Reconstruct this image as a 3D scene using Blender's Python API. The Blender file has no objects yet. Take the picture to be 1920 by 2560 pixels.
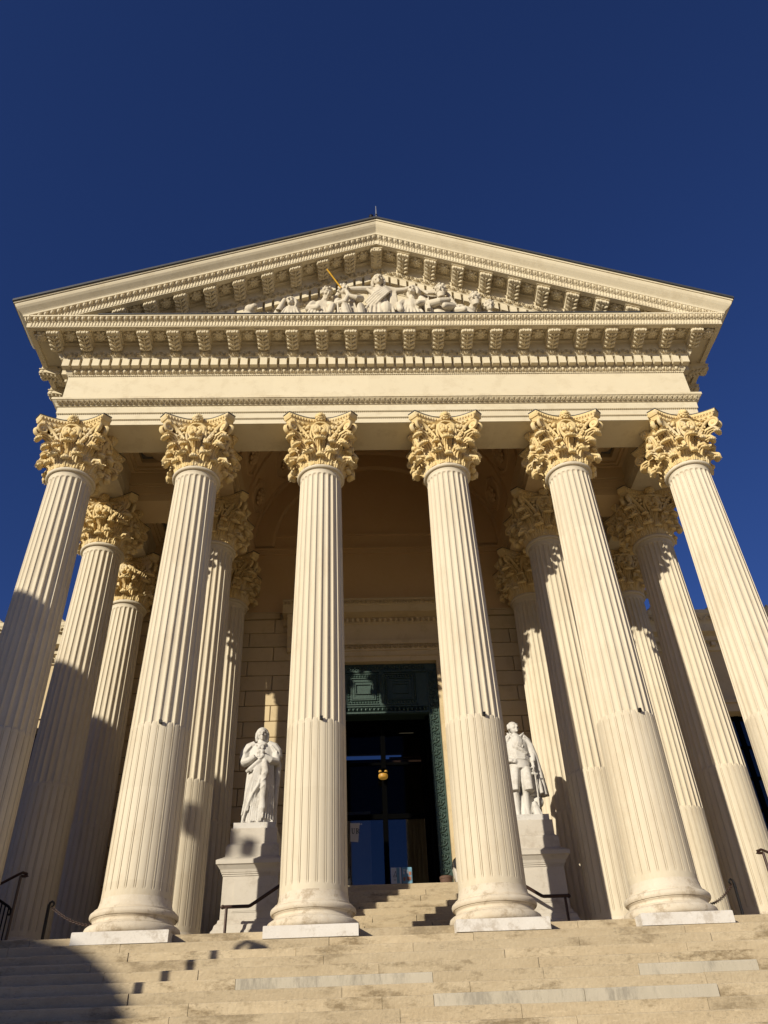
import bpy, math, random
import numpy as np
from mathutils import Vector, Matrix
random.seed(7)
rnd = random.Random(11)
SC = bpy.context.scene
COL = SC.collection
K = 2.8                       # metres per column spacing; lengths below are in column spacings
PI = math.pi
R = math.radians

# ------------------------------------------------------------------ camera, sky, sun, exposure
cam_d = bpy.data.cameras.new("camera"); cam = bpy.data.objects.new("camera", cam_d); COL.objects.link(cam)
SC.camera = cam
cam_d.sensor_fit = 'VERTICAL'; cam_d.sensor_height = 36.0; cam_d.lens = 36.0*1997.46/2560.0
cam_d.clip_start = 0.05; cam_d.clip_end = 6000
yaw, pit, rol = 0.0499, 0.6621, -0.0447
fw = Vector((math.sin(yaw)*math.cos(pit), math.cos(yaw)*math.cos(pit), math.sin(pit)))
rt = Vector((math.cos(yaw), -math.sin(yaw), 0)); up = rt.cross(fw)
r2 = rt*math.cos(rol) + up*math.sin(rol); u2 = up*math.cos(rol) - rt*math.sin(rol)
M = Matrix((r2, u2, -fw)).transposed().to_4x4(); M.translation = Vector((-0.2614, -4.9554, -0.8362))*K
cam.matrix_world = M

SUN_AZ = math.atan(0.79)      # degrees left of the facade's axis, behind the viewer
SUN_EL = R(19.0)
w = bpy.data.worlds.new("World"); SC.world = w; w.use_nodes = True
nt = w.node_tree; nt.nodes.clear()
sky = nt.nodes.new("ShaderNodeTexSky"); sky.sky_type = 'NISHITA'; sky.sun_disc = False
sky.sun_elevation = SUN_EL; sky.sun_rotation = PI + SUN_AZ
sky.altitude = 0; sky.air_density = 1.0; sky.dust_density = 0.0; sky.ozone_density = 6.0
bg = nt.nodes.new("ShaderNodeBackground"); bg.inputs[1].default_value = 0.05
wo = nt.nodes.new("ShaderNodeOutputWorld")
tint = nt.nodes.new("ShaderNodeMix"); tint.data_type = 'RGBA'; tint.blend_type = 'MULTIPLY'; tint.inputs[0].default_value = 1.0
tint.inputs[7].default_value = (0.71, 0.745, 1.17, 1)      # polarised deep blue of a dry winter sky
nt.links.new(sky.outputs[0], tint.inputs[6]); nt.links.new(tint.outputs[2], bg.inputs[0]); nt.links.new(bg.outputs[0], wo.inputs[0])
sd = bpy.data.lights.new("sun", 'SUN'); sun = bpy.data.objects.new("sun", sd); COL.objects.link(sun)
sd.energy = 4.6; sd.angle = R(0.53); sd.color = (1.0, 0.92, 0.765)
ldir = Vector((math.sin(SUN_AZ)*math.cos(SUN_EL), math.cos(SUN_AZ)*math.cos(SUN_EL), -math.sin(SUN_EL)))
sun.rotation_euler = ldir.to_track_quat('-Z', 'Y').to_euler()
SC.view_settings.view_transform = 'Standard'; SC.view_settings.look = 'None'
SC.view_settings.exposure = 0.33; SC.view_settings.gamma = 1.0
SC.view_settings.use_curve_mapping = False
SC.render.engine = 'CYCLES'
SC.cycles.max_bounces = 10; SC.cycles.diffuse_bounces = 6; SC.cycles.transparent_max_bounces = 8

# ------------------------------------------------------------------ materials
def newmat(name):
    m = bpy.data.materials.new(name); m.use_nodes = True
    n = m.node_tree; n.nodes.clear()
    o = n.nodes.new("ShaderNodeOutputMaterial"); b = n.nodes.new("ShaderNodeBsdfPrincipled")
    n.links.new(b.outputs[0], o.inputs[0])
    return m, n, b

def stone(name, base, dark, stain=None, rough=0.8, f1=1.1, f2=9.0, bump=0.25, bscale=60.0, amt=0.5, streak=(1, 1, 1), stain_amt=0.5, stain_f=2.2, crev=0.0, obvar=0.0, spec=0.25, speck=0.0, drum=None):
    """weathered stone: two scales of tone, optional stains, fine relief"""
    m, n, b = newmat(name); L = n.links.new
    geo = n.nodes.new("ShaderNodeNewGeometry"); mp = n.nodes.new("ShaderNodeMapping")
    mp.inputs['Scale'].default_value = streak
    L(geo.outputs['Position'], mp.inputs['Vector'])
    def noise(sc, det=6, ro=0.6):
        t = n.nodes.new("ShaderNodeTexNoise"); t.inputs['Scale'].default_value = sc
        t.inputs['Detail'].default_value = det; t.inputs['Roughness'].default_value = ro
        L(mp.outputs[0], t.inputs['Vector']); return t.outputs['Fac']
    def ramp(src, p0, p1):
        r = n.nodes.new("ShaderNodeMapRange"); r.inputs[1].default_value = p0; r.inputs[2].default_value = p1
        L(src, r.inputs[0]); return r.outputs[0]
    def mix(f, a, c):
        x = n.nodes.new("ShaderNodeMix"); x.data_type = 'RGBA'
        if isinstance(f, float): x.inputs[0].default_value = f
        else: L(f, x.inputs[0])
        for s, v in ((6, a), (7, c)):
            if isinstance(v, tuple): x.inputs[s].default_value = (*v, 1)
            else: L(v, x.inputs[s])
        return x.outputs[2]
    def mul(a, k):
        q = n.nodes.new("ShaderNodeMath"); q.operation = 'MULTIPLY'; L(a, q.inputs[0])
        if isinstance(k, float): q.inputs[1].default_value = k
        else: L(k, q.inputs[1])
        return q.outputs[0]
    c = mix(mul(ramp(noise(f1), .35, .75), amt), base, dark)
    c = mix(mul(ramp(noise(f2), .45, .8), amt*.8), c, dark)
    if stain:
        c = mix(mul(mul(ramp(noise(stain_f, 10, .72), .515, .585), ramp(noise(stain_f*9, 5, .7), .25, .55)), stain_amt), c, stain)
    if speck > 0:     # pits and specks
        c = mix(mul(mul(ramp(noise(34, 4, .75), .53, .66), ramp(noise(3.1, 4, .6), .40, .60)), speck), c, tuple(v*.42 for v in base))
        c = mix(mul(ramp(noise(19, 6, .7), .56, .70), speck*.55), c, tuple(min(1, v*1.38) for v in base))
    if drum:          # each block of the masonry has a tone of its own
        ax, size, am = drum
        sp_ = n.nodes.new("ShaderNodeSeparateXYZ"); L(geo.outputs['Position'], sp_.inputs[0]); oi2 = n.nodes.new("ShaderNodeObjectInfo")
        m1 = n.nodes.new("ShaderNodeMath"); m1.operation = 'MULTIPLY_ADD'; L(sp_.outputs[ax], m1.inputs[0]); m1.inputs[1].default_value = 1/size; L(mul(oi2.outputs['Random'], 9.0), m1.inputs[2])
        fl_ = n.nodes.new("ShaderNodeMath"); fl_.operation = 'FLOOR'; L(m1.outputs[0], fl_.inputs[0])
        wn = n.nodes.new("ShaderNodeTexWhiteNoise"); wn.noise_dimensions = '1D'; L(fl_.outputs[0], wn.inputs['W'])
        c = mix(mul(wn.outputs['Value'], am), c, tuple(v*.72 for v in dark))
    if obvar > 0:
        oi = n.nodes.new("ShaderNodeObjectInfo")
        c = mix(mul(oi.outputs['Random'], obvar), c, tuple(v*.62 for v in base))
    if crev > 0:      # darker tone in hollows of the carving
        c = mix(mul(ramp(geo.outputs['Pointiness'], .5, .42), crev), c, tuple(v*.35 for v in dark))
    L(c, b.inputs['Base Color'])
    b.inputs['Roughness'].default_value = rough; b.inputs['Specular IOR Level'].default_value = spec
    if bump:
        bp = n.nodes.new("ShaderNodeBump"); bp.inputs['Strength'].default_value = bump; bp.inputs['Distance'].default_value = .012
        t = n.nodes.new("ShaderNodeTexNoise"); t.inputs['Scale'].default_value = bscale; t.inputs['Detail'].default_value = 5
        L(geo.outputs['Position'], t.inputs['Vector']); L(t.outputs['Fac'], bp.inputs['Height']); L(bp.outputs[0], b.inputs['Normal'])
    return m

def plain(name, col, rough=0.5, metal=0.0, emit=None, es=0.0, bump=0.0, bscale=40., var=.3):
    m, n, b = newmat(name); L = n.links.new
    t = n.nodes.new("ShaderNodeTexNoise"); t.inputs['Scale'].default_value = 14; t.inputs['Detail'].default_value = 5
    g = n.nodes.new("ShaderNodeNewGeometry"); L(g.outputs['Position'], t.inputs['Vector'])
    x = n.nodes.new("ShaderNodeMix"); x.data_type = 'RGBA'; L(t.outputs['Fac'], x.inputs[0])
    x.inputs[6].default_value = (*[c*(1-var) for c in col], 1); x.inputs[7].default_value = (*[min(1, c*(1+var)) for c in col], 1)
    L(x.outputs[2], b.inputs['Base Color'])
    b.inputs['Roughness'].default_value = rough; b.inputs['Metallic'].default_value = metal
    if emit: b.inputs['Emission Color'].default_value = (*emit, 1); b.inputs['Emission Strength'].default_value = es
    if bump:
        bp = n.nodes.new("ShaderNodeBump"); bp.inputs['Strength'].default_value = bump; bp.inputs['Distance'].default_value = .01
        t2 = n.nodes.new("ShaderNodeTexNoise"); t2.inputs['Scale'].default_value = bscale
        L(g.outputs['Position'], t2.inputs['Vector']); L(t2.outputs['Fac'], bp.inputs['Height']); L(bp.outputs[0], b.inputs['Normal'])
    return m

MAT = dict(
    shaft=stone("column_limestone", (.60, .53, .405), (.54, .46, .325), stain=(.45, .36, .24), amt=.4, stain_amt=.3, streak=(1, 1, .3), drum=('Z', 1.45, .22), bump=.18, f1=.8),
    base=stone("column_base_limestone", (.59, .525, .42), (.46, .37, .25), stain=(.30, .23, .15), amt=.55, stain_amt=.7, stain_f=3.0, bump=.3, speck=.3),
    plinth=stone("plinth_marble", (.62, .585, .53), (.52, .47, .40), stain=(.30, .24, .17), amt=.45, stain_amt=.5, stain_f=2.6, bump=.25, speck=.3),
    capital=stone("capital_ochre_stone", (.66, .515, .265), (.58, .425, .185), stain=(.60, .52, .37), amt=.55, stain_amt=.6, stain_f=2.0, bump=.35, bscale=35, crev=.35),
    ent=stone("entablature_stone", (.62, .545, .39), (.555, .47, .32), stain=(.44, .36, .23), amt=.4, stain_amt=.32, drum=('X', 2.3, .13), bump=.18, f1=.6),
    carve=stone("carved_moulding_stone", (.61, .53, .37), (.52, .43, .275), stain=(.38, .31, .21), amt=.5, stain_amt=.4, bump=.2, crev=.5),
    inner=stone("portico_ceiling_plaster", (.62, .475, .275), (.54, .395, .21), amt=.4, bump=.12),
    vault=stone("portico_vault_plaster", (.60, .43, .235), (.53, .365, .18), amt=.5, bump=.12),
    coffer=stone("coffer_blue_grey", (.17, .17, .16), (.13, .125, .11), amt=.4, bump=.1),
    ashlar=stone("ashlar_limestone", (.58, .46, .275), (.51, .39, .215), stain=(.38, .28, .15), amt=.4, stain_amt=.3, obvar=.22),
    mortar=stone("wall_joint", (.50, .39, .23), (.43, .33, .18), amt=.4, bump=.1),
    step=stone("step_limestone", (.49, .40, .265), (.385, .30, .185), stain=(.215, .16, .09), amt=1.0, stain_amt=1.0, stain_f=1.5, streak=(.5, 1, 1.3), bump=.7, bscale=22, f1=1.3, f2=11, obvar=.42, speck=.75),
    greymarble=stone("repair_marble", (.45, .40, .31), (.37, .33, .25), stain=(.20, .18, .145), speck=.35, amt=.7, stain_amt=.6, stain_f=1.6, streak=(1.2, 1, .35), bump=.2),
    porch=stone("porch_floor_stone", (.46, .38, .26), (.38, .30, .19), amt=.6, bump=.2),
    ground=stone("plaza_paving", (.52, .435, .29), (.43, .35, .22), amt=.6, bump=.2),
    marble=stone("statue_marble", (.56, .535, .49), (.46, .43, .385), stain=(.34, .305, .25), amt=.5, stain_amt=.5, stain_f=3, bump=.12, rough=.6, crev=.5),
    pedestal=stone("pedestal_marble", (.52, .475, .405), (.43, .38, .31), stain=(.33, .28, .22), amt=.5, stain_amt=.45, bump=.15),
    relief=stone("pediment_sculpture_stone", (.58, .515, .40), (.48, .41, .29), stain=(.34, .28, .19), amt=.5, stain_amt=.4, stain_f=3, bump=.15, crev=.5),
    lead=plain("lead_sheet", (.055, .056, .06), .6, .3, bump=.2),
    iron=plain("black_iron", (.014, .012, .011), .45, .6),
    rust=plain("brown_painted_iron", (.045, .022, .015), .5, .3),
    ironpale=plain("worn_iron_rail", (.11, .075, .045), .5, .4),
    bronze=plain("green_bronze_patina", (.030, .056, .044), .5, .15, bump=.4, bscale=60, var=.35),
    darkframe=plain("dark_door_frame", (.0012, .0012, .0012), .75, 0),
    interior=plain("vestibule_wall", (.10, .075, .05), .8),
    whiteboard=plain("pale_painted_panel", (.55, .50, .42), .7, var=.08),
    print_=plain("black_lettering", (.02, .02, .022), .7),
    wood=plain("brown_wood_beam", (.16, .075, .045), .6),
    lampglass=plain("yellow_lamp_shade", (.30, .155, .02), .5, emit=(1, .52, .08), es=.14),
    tube=plain("strip_light", (.8, .7, .5), .5, emit=(1, .8, .5), es=.5),
    terracotta=plain("terracotta", (.095, .05, .032), .8),
    paperw=plain("white_paper", (.52, .54, .58), .7, var=.05),
    paperb=plain("blue_poster", (.13, .27, .36), .6, var=.5),
    paperr=plain("red_print", (.30, .12, .07), .6),
    blackcloth=plain("black_cloth", (.012, .011, .012), .8),
    yellow=plain("yellow_gold_paint", (.62, .34, .015), .5),
    whitepaint=plain("grey_metal", (.16, .17, .20), .5),
    roofwall=stone("neighbour_render", (.42, .35, .26), (.34, .28, .2), amt=.5),
)
# window and door glass: thin pane, mostly see-through with mirror reflection by angle
def glass(name, tint, k):
    m, n, b = newmat(name); L = n.links.new
    o = [x for x in n.nodes if x.type == 'OUTPUT_MATERIAL'][0]; n.nodes.remove(b)
    tr = n.nodes.new("ShaderNodeBsdfTransparent"); tr.inputs[0].default_value = (*tint, 1)
    gl = n.nodes.new("ShaderNodeBsdfGlossy"); gl.inputs['Roughness'].default_value = .015; gl.inputs[0].default_value = (.95, .97, 1, 1)
    fr = n.nodes.new("ShaderNodeFresnel"); fr.inputs[0].default_value = 1.5
    mu = n.nodes.new("ShaderNodeMath"); mu.operation = 'MULTIPLY'; mu.inputs[1].default_value = k; mu.use_clamp = True
    L(fr.outputs[0], mu.inputs[0])
    mx = n.nodes.new("ShaderNodeMixShader"); L(mu.outputs[0], mx.inputs[0]); L(tr.outputs[0], mx.inputs[1]); L(gl.outputs[0], mx.inputs[2])
    L(mx.outputs[0], o.inputs[0]); return m
MAT["darkframe"].node_tree.nodes["Principled BSDF"].inputs["Specular IOR Level"].default_value = 0.02
MAT['glass'] = glass("door_glass", (.62, .64, .66), 1.3)
MAT['glass_upper'] = glass("door_upper_glass", (.55, .56, .56), .10)
MAT['winglass'] = glass("window_glass", (.25, .27, .28), 1.3)

# ------------------------------------------------------------------ mesh helpers
class MB:
    def __init__(s): s.v = []; s.f = []
    def add(s, vs, fs):
        o = len(s.v); s.v += [tuple(p) for p in vs]; s.f += [tuple(i+o for i in f) for f in fs]; return s
    def merge(s, m, fn=None):
        return s.add([fn(p) for p in m.v] if fn else m.v, m.f)
    def box(s, x0, x1, y0, y1, z0, z1):
        return s.add([(x0, y0, z0), (x1, y0, z0), (x1, y1, z0), (x0, y1, z0), (x0, y0, z1), (x1, y0, z1), (x1, y1, z1), (x0, y1, z1)],
                     [(3, 2, 1, 0), (4, 5, 6, 7), (0, 1, 5, 4), (1, 2, 6, 5), (2, 3, 7, 6), (3, 0, 4, 7)])
    def grid(s, P, cu=False, cv=False):
        nu, nv = len(P), len(P[0]); vs = [p for row in P for p in row]; fs = []
        for i in range(nu if cu else nu-1):
            for j in range(nv if cv else nv-1):
                a = i*nv+j; b_ = i*nv+(j+1) % nv; c = ((i+1) % nu)*nv+(j+1) % nv; d = ((i+1) % nu)*nv+j
                fs.append((a, b_, c, d))
        return s.add(vs, fs)
    def lathe(s, prof, n, cx=0, cy=0, cap=True):
        P = [[(cx+r*math.cos(2*PI*i/n), cy+r*math.sin(2*PI*i/n), z) for i in range(n)] for r, z in prof]
        o = len(s.v); s.grid(P, cv=True)
        if cap:
            s.f.append(tuple(o+i for i in reversed(range(n)))); e = o+(len(prof)-1)*n; s.f.append(tuple(e+i for i in range(n)))
        return s
    def tube(s, path, r, n=8, flat=1.0, cap=True):
        """round bar along a path; r is one radius or one per point"""
        pts = [Vector(p) for p in path]; N = len(pts); rs = r if isinstance(r, (list, tuple)) else [r]*N
        up_ = None; P = []
        for i, p in enumerate(pts):
            t = (pts[min(i+1, N-1)]-pts[max(i-1, 0)]).normalized()
            if up_ is None:
                up_ = Vector((0, 0, 1)) if abs(t.z) < .9 else Vector((0, 1, 0))
            a = t.cross(up_)
            if a.length < 1e-6: a = t.cross(Vector((1, 0, 0)))
            a.normalize(); b_ = a.cross(t).normalized(); up_ = b_
            P.append([tuple(p + a*(math.cos(2*PI*k/n)*rs[i]*flat) + b_*(math.sin(2*PI*k/n)*rs[i])) for k in range(n)])
        o = len(s.v); s.grid(P, cv=True)
        if cap:
            s.f.append(tuple(o+k for k in range(n))); e = o+(N-1)*n; s.f.append(tuple(e+k for k in reversed(range(n))))
        return s
    def ball(s, c, r, n=10, m=7, rot=None):
        rx, ry, rz = r if isinstance(r, (tuple, list)) else (r, r, r)
        E = rot if rot is not None else Matrix.Identity(3)
        P = []
        for i in range(m+1):
            t = PI*i/m
            P.append([tuple(Vector(c)+E @ Vector((rx*math.sin(t)*math.cos(2*PI*k/n), ry*math.sin(t)*math.sin(2*PI*k/n), -rz*math.cos(t)))) for k in range(n)])
        return s.grid(P, cv=True)
    def prism(s, poly, axis, a0, a1):
        """closed 2-D outline pushed along an axis: axis 'x' -> poly is (y,z); 'y' -> (x,z); 'z' -> (x,y)"""
        def pt(p, a):
            return (a, p[0], p[1]) if axis == 'x' else ((p[0], a, p[1]) if axis == 'y' else (p[0], p[1], a))
        n = len(poly); vs = [pt(p, a0) for p in poly]+[pt(p, a1) for p in poly]
        fs = [(i, (i+1) % n, n+(i+1) % n, n+i) for i in range(n)]+[tuple(reversed(range(n))), tuple(range(n, 2*n))]
        return s.add(vs, fs)

ORG = {}
def mesh_of(name, mb, mat, smooth=None, scale=K):
    me = bpy.data.meshes.new(name)
    me.from_pydata([(x*scale, y*scale, z*scale) for x, y, z in mb.v], [], mb.f); me.validate(); me.update()
    import bmesh
    bm = bmesh.new(); bm.from_mesh(me); bmesh.ops.remove_doubles(bm, verts=bm.verts, dist=1e-5)
    bmesh.ops.recalc_face_normals(bm, faces=bm.faces); bm.to_mesh(me); bm.free()
    if smooth is not None:
        for p in me.polygons: p.use_smooth = True
        me.set_sharp_from_angle(angle=R(smooth))
    me.materials.append(MAT[mat] if isinstance(mat, str) else mat)
    return me
def link(name, me, parent=None, loc=(0, 0, 0), rz=0.0, rot=None):
    o = bpy.data.objects.new(name, me); COL.objects.link(o)
    if parent is not None: o.parent = parent
    o.location = Vector(loc)*K
    o.rotation_euler = rot if rot else (0, 0, rz)
    return o
def empty(name, loc=(0, 0, 0), label=None, cat=None, group=None, kind=None, parent=None):
    o = link(name, None, parent, loc); ORG[o.name] = Vector(loc) if parent is None else ORG[parent.name]+Vector(loc)
    o.empty_display_size = .2
    tag(o, label, cat, group, kind); return o
def tag(o, label=None, cat=None, group=None, kind=None):
    if label: o['label'] = label
    if cat: o['category'] = cat
    if group: o['group'] = group
    if kind: o['kind'] = kind
    return o
def build(name, mb, mat, parent=None, smooth=None, kind=None):
    """mesh given in world coordinates -> one object with its origin at its own base"""
    a = np.array(mb.v); lo, hi = a.min(0), a.max(0); c = Vector(((lo[0]+hi[0])/2, (lo[1]+hi[1])/2, lo[2]))
    mb.v = [(x-c.x, y-c.y, z-c.z) for x, y, z in mb.v]
    po = ORG[parent.name] if parent is not None else Vector((0, 0, 0))
    o = link(name, mesh_of(name, mb, mat, smooth), parent, c-po); ORG[o.name] = c
    if kind: o['kind'] = kind
    return o

# ------------------------------------------------------------------ layout numbers
XS = [-2.5137, -1.5137, -.5137, .5137, 1.5137, 2.5137]
X0 = 2.5137
YW = 2.18                      # wall behind the portico
RISE, TREAD, YF = .056, .115, .2532
RL = .0597                      # riser of the outer flight

# ------------------------------------------------------------------ ground, steps, porch
g = MB().box(-300, 300, -300, 300, -1.45, -1.37); o = build("ground", g, 'ground', kind='structure')

steps = empty("steps", (0, -1.0, -1.37), kind='structure')
GREY = {(4, -.83, .08), (6, .06, .72), (6, .72, 1.31), (4, 1.05, 1.62)}
def slab(x0, x1, y0, y1, z0, z1, b=.004):
    """stone block with its front top arris worn round"""
    prof = [(y1, z0), (y0+.003, z0), (y0, z0+.006), (y0, z1-b), (y0+b*.4, z1-b*.35), (y0+b, z1), (y1, z1)]
    return MB().prism(prof, 'x', x0, x1)
for k in range(-1, 12):
    if k == -1: yf, z1, yb = -.1417, RISE, .5
    else: yf, z1, yb = -(YF+TREAD*k), -RL*k-.002, -(YF+TREAD*(k-1))+.04 if k > 0 else .3
    cuts = {-4.4, 4.4}; grey = [(a, b) for kk, a, b in GREY if kk == k]
    for a, b in grey: cuts |= {a, b}
    x = -4.4 + rnd.uniform(.1, .9)
    while x < 4.3:
        if not any(a-.18 < x < b+.18 for a, b in grey): cuts.add(round(x, 3))
        x += rnd.uniform(.42, 1.15)
    cs = sorted(cuts)
    for a, b in zip(cs, cs[1:]):
        dz = rnd.uniform(-.0022, .0022); dy = rnd.uniform(-.004, .004)
        isg = any(abs(a-p) < .01 and abs(b-q) < .01 for p, q in grey)
        build("stone", slab(a+.0009, b-.0009, yf+dy, yb, z1-RL-.012, z1+dz, rnd.uniform(.003, .008)), 'greymarble' if isg else 'step', steps)
m = MB()
for k in range(12, 23):
    yf = -(YF+TREAD*k); m.add(*[(q.v, q.f) for q in [slab(-4.4, 4.4, yf, yf+TREAD+.05, -RL*k-RL-.01, -RL*k-.002)]][0])
build("lower_flight", m, 'step', steps)
build("step_core", MB().box(-4.38, 4.38, -1.1, .3, -1.36, -.75), 'step', steps)
# porch floor at landing level
build("porch_floor", MB().box(-4.4, 4.4, .49, YW+.6, -.06, RISE-.003), 'porch', kind='structure')
build("porch_base", MB().box(-4.39, 4.39, -.16, YW+.6, -1.36, -.062), 'porch', kind='structure')
# inner flight that climbs to the door
inner = empty("door_steps", (0, 1.1, RISE), kind='structure')
R2, T2, Y2, Z2 = .0672, .1165, 1.1, .318
for n in range(-3, 7):
    yf, z1 = Y2+T2*n, Z2+R2*n
    z0 = max(RISE-.002, z1-R2-.01)
    cs = [-.80]+sorted(rnd.uniform(-.6, -.1) if q else rnd.uniform(.1, .6) for q in range(rnd.choice((1, 2, 2))))+[.80]
    for a, b in zip(cs, cs[1:]):
        build("stone", slab(a+.002, b-.002, yf+rnd.uniform(-.002, .002), yf+T2+.03 if n < 6 else 2.7, z0, z1, .005), 'step', inner)

# ------------------------------------------------------------------ columns
def shaft_mesh():
    NF = 24; US = (-1, -.87, -.84, -.72, -.5, -.25, 0, .25, .5, .72, .84, .87); zb, zt, zc = .252, 3.335, 1.225
    fl0, fl1 = .272, 3.312
    hw = 2*PI/NF*.5
    zs = [zb, fl0-.012] + [fl0+d for d in (0, .004, .010, .018, .027, .036)]
    zs += [.45, .7, .95, 1.12, zc-.02, zc-.001, zc+.001, zc+.012, zc+.022, zc+.034, zc+.05, 1.4, 1.7, 2.0, 2.3, 2.6, 2.85, 3.05, 3.18]
    zs += [fl1-d for d in (.036, .027, .018, .010, .004, 0)] + [fl1+.012, zt]
    P = []
    for z in zs:
        t = max(0, (z-.25)/3.08); rad = .1955-.0315*t**1.45
        wf = .855*rad*hw                     # flute half width
        row = []
        for i in range(NF):
            for u in US:
                th = 2*PI*(i+(u+1)/2)/NF
                dx = abs(u)*rad*hw          # distance from flute centre line
                e = min(z-fl0, fl1-z)       # distance into the flute from its rounded end
                wl = wf if e > wf else (math.sqrt(max(0, wf*wf-(wf-e)**2)) if e > 0 else 0)
                d = 0
                if wl > 1e-5 and dx < wl:
                    d = .62*math.sqrt(max(0, wl*wl-dx*dx))
                    if z < zc+.034:        # the lower third is filled with a convex rod
                        top = math.sqrt(max(0, 1-((z-zc)/.034)**2)) if z > zc else 1
                        a_ = dx/wf
                        if a_ < .93*max(top, .02): d = min(d, .0005+.0030*a_**6)
                        elif z < zc: d = min(.0062, d+.004)
                row.append(((rad-d)*math.cos(th), (rad-d)*math.sin(th), z))
        P.append(row)
    m = MB().grid(P, cv=True)
    m.lathe([(.1640, zt-.002), (.1665, 3.340), (.1675, 3.348), (.1685, 3.352), (.183, 3.353), (.1885, 3.358), (.1905, 3.366), (.1885, 3.374), (.183, 3.379), (.178, 3.380), (.178, 3.386), (.16, 3.388)], 72, cap=False)
    return mesh_of("shaft", m, 'shaft', 38)
def base_mesh():
    m = MB().lathe([(.20, .061), (.246, .061), (.2565, .068), (.2605, .080), (.2605, .092), (.2565, .104), (.247, .112), (.236, .1125), (.236, .118), (.2285, .121), (.2215, .128), (.2195, .136), (.2225, .143), (.229, .147), (.229, .151),
                    (.236, .152), (.2415, .160), (.2425, .169), (.2395, .178), (.232, .185), (.2225, .187), (.2225, .195), (.2135, .197), (.206, .208), (.2005, .226), (.1965, .252), (.18, .253)], 72, cap=False)
    return mesh_of("base", m, 'base', 40)
def plinth_mesh():
    h = .2532; b = .004
    P = [[(sx*q, sy*q, z) for sx, sy in ((-1, -1), (1, -1), (1, 1), (-1, 1))] for q, z in ((h, 0), (h, .058), (h-b, .0618))]
    m = MB().grid(P, cv=True); n = len(m.v); m.f.append((n-4, n-3, n-2, n-1)); m.f.append((3, 2, 1, 0))
    return mesh_of("plinth", m, 'plinth')
def leaf_mesh(path, wb, wm, wt, ridge=.006, lob=.09, nlob=5, cap=.006):
    tipw = wt; wt = wt*.50; path = path[:-1]
    """acanthus leaf on the -y side: path lists (radius, height)"""
    pts = [Vector((0, -a, b)) for a, b in path]
    # resample the spine
    L = [0]
    for a, b in zip(pts, pts[1:]): L.append(L[-1]+(b-a).length)
    NV, NU = 30, 19; sp = []
    for i in range(NV+1):
        s_ = L[-1]*i/NV; k = max(j for j in range(len(L)) if L[j] <= s_+1e-9); k = min(k, len(pts)-2)
        f = (s_-L[k])/(L[k+1]-L[k])
        p0, p1, p2, p3 = pts[max(k-1, 0)], pts[k], pts[k+1], pts[min(k+2, len(pts)-1)]
        sp.append(.5*((2*p1)+(p2-p0)*f+(2*p0-5*p1+4*p2-p3)*f*f+(3*p1-p0-3*p2+p3)*f**3))
    def skin(off):
        P = []
        for i, p in enumerate(sp):
            v = i/NV; t = (sp[min(i+1, NV)]-sp[max(i-1, 0)]).normalized(); nrm = Vector((1, 0, 0)).cross(t); nrm = -nrm if nrm.y > 0 and v < .4 else nrm
            nrm = Vector((0, -abs(t.z), t.y if True else 0)) if False else Vector((0, -t.z, t.y)).normalized()
            wv = wb*(1-v)**2+2*wm*v*(1-v)*1.15+wt*v*v
            wv *= 1+lob*math.sin(2*PI*nlob*v-1.2)*(1 if v < .92 else .3)
            if v > .9: wv *= math.sqrt(max(.02, 1-((v-.9)/.1)**2*.85))
            row = []
            for j in range(NU):
                u = j/(NU-1)*2-1
                rid = ridge*(math.cos(u*PI*4.5)*.7+(.9 if abs(u) < .12 else 0)) * (.45+.55*v)
                cup = (.010-.020*u*u)*(.3+v) - cap*(u*u)*v
                x = u*wv; q = p + nrm*(rid+cup+off) + Vector((0, -.012*abs(u)**2*math.sin(2*PI*nlob*v)*lob*4, 0))
                # wrap round the bell
                rr = -q.y; a = x/max(.12, .5*rr+.1)*.92
                row.append((rr*math.sin(a), -rr*math.cos(a), q.z - .012*abs(u)**2*v))
            P.append(row)
        return P
    A, B = skin(0), skin(-.007)
    m = MB().grid(A); m.grid(B)
    nA = len(A)*NU; W = NU
    edge = [i*W for i in range(len(A))]+[(len(A)-1)*W+j for j in range(1, W)]+[i*W+W-1 for i in reversed(range(len(A)-1))]
    for a, b in zip(edge, edge[1:]): m.f.append((a, b, b+nA, a+nA))
    # ribbed overhanging tip
    i_ = max(range(len(sp)), key=lambda i: -sp[i].y+.6*sp[i].z); c = sp[i_]; cw = tipw*1.16+.004
    P = []
    for i in range(9):
        t = PI*i/8; row = []
        for j in range(52):
            a = 2*PI*j/52; rib = 1+.075*math.cos(13*a)*math.sin(t)
            row.append((cw*math.sin(t)*math.cos(a)*rib, c.y+.010-(.030)*math.sin(t)*math.sin(a)*rib*(1 if math.sin(a) > 0 else .7), c.z-.010+.020*math.cos(t)-.012*max(0, math.sin(a))*math.sin(t)-.010*math.cos(a)**2*math.sin(t)))
        P.append(row)
    m.grid(P, cv=True)
    return m
def spiral(c, r0, r1, turns, a0, n=26):
    return [(c[0]+(r0+(r1-r0)*i/n)*math.cos(a0-2*PI*turns*i/n), c[1]+(r0+(r1-r0)*i/n)*math.sin(a0-2*PI*turns*i/n)) for i in range(n+1)]
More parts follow.
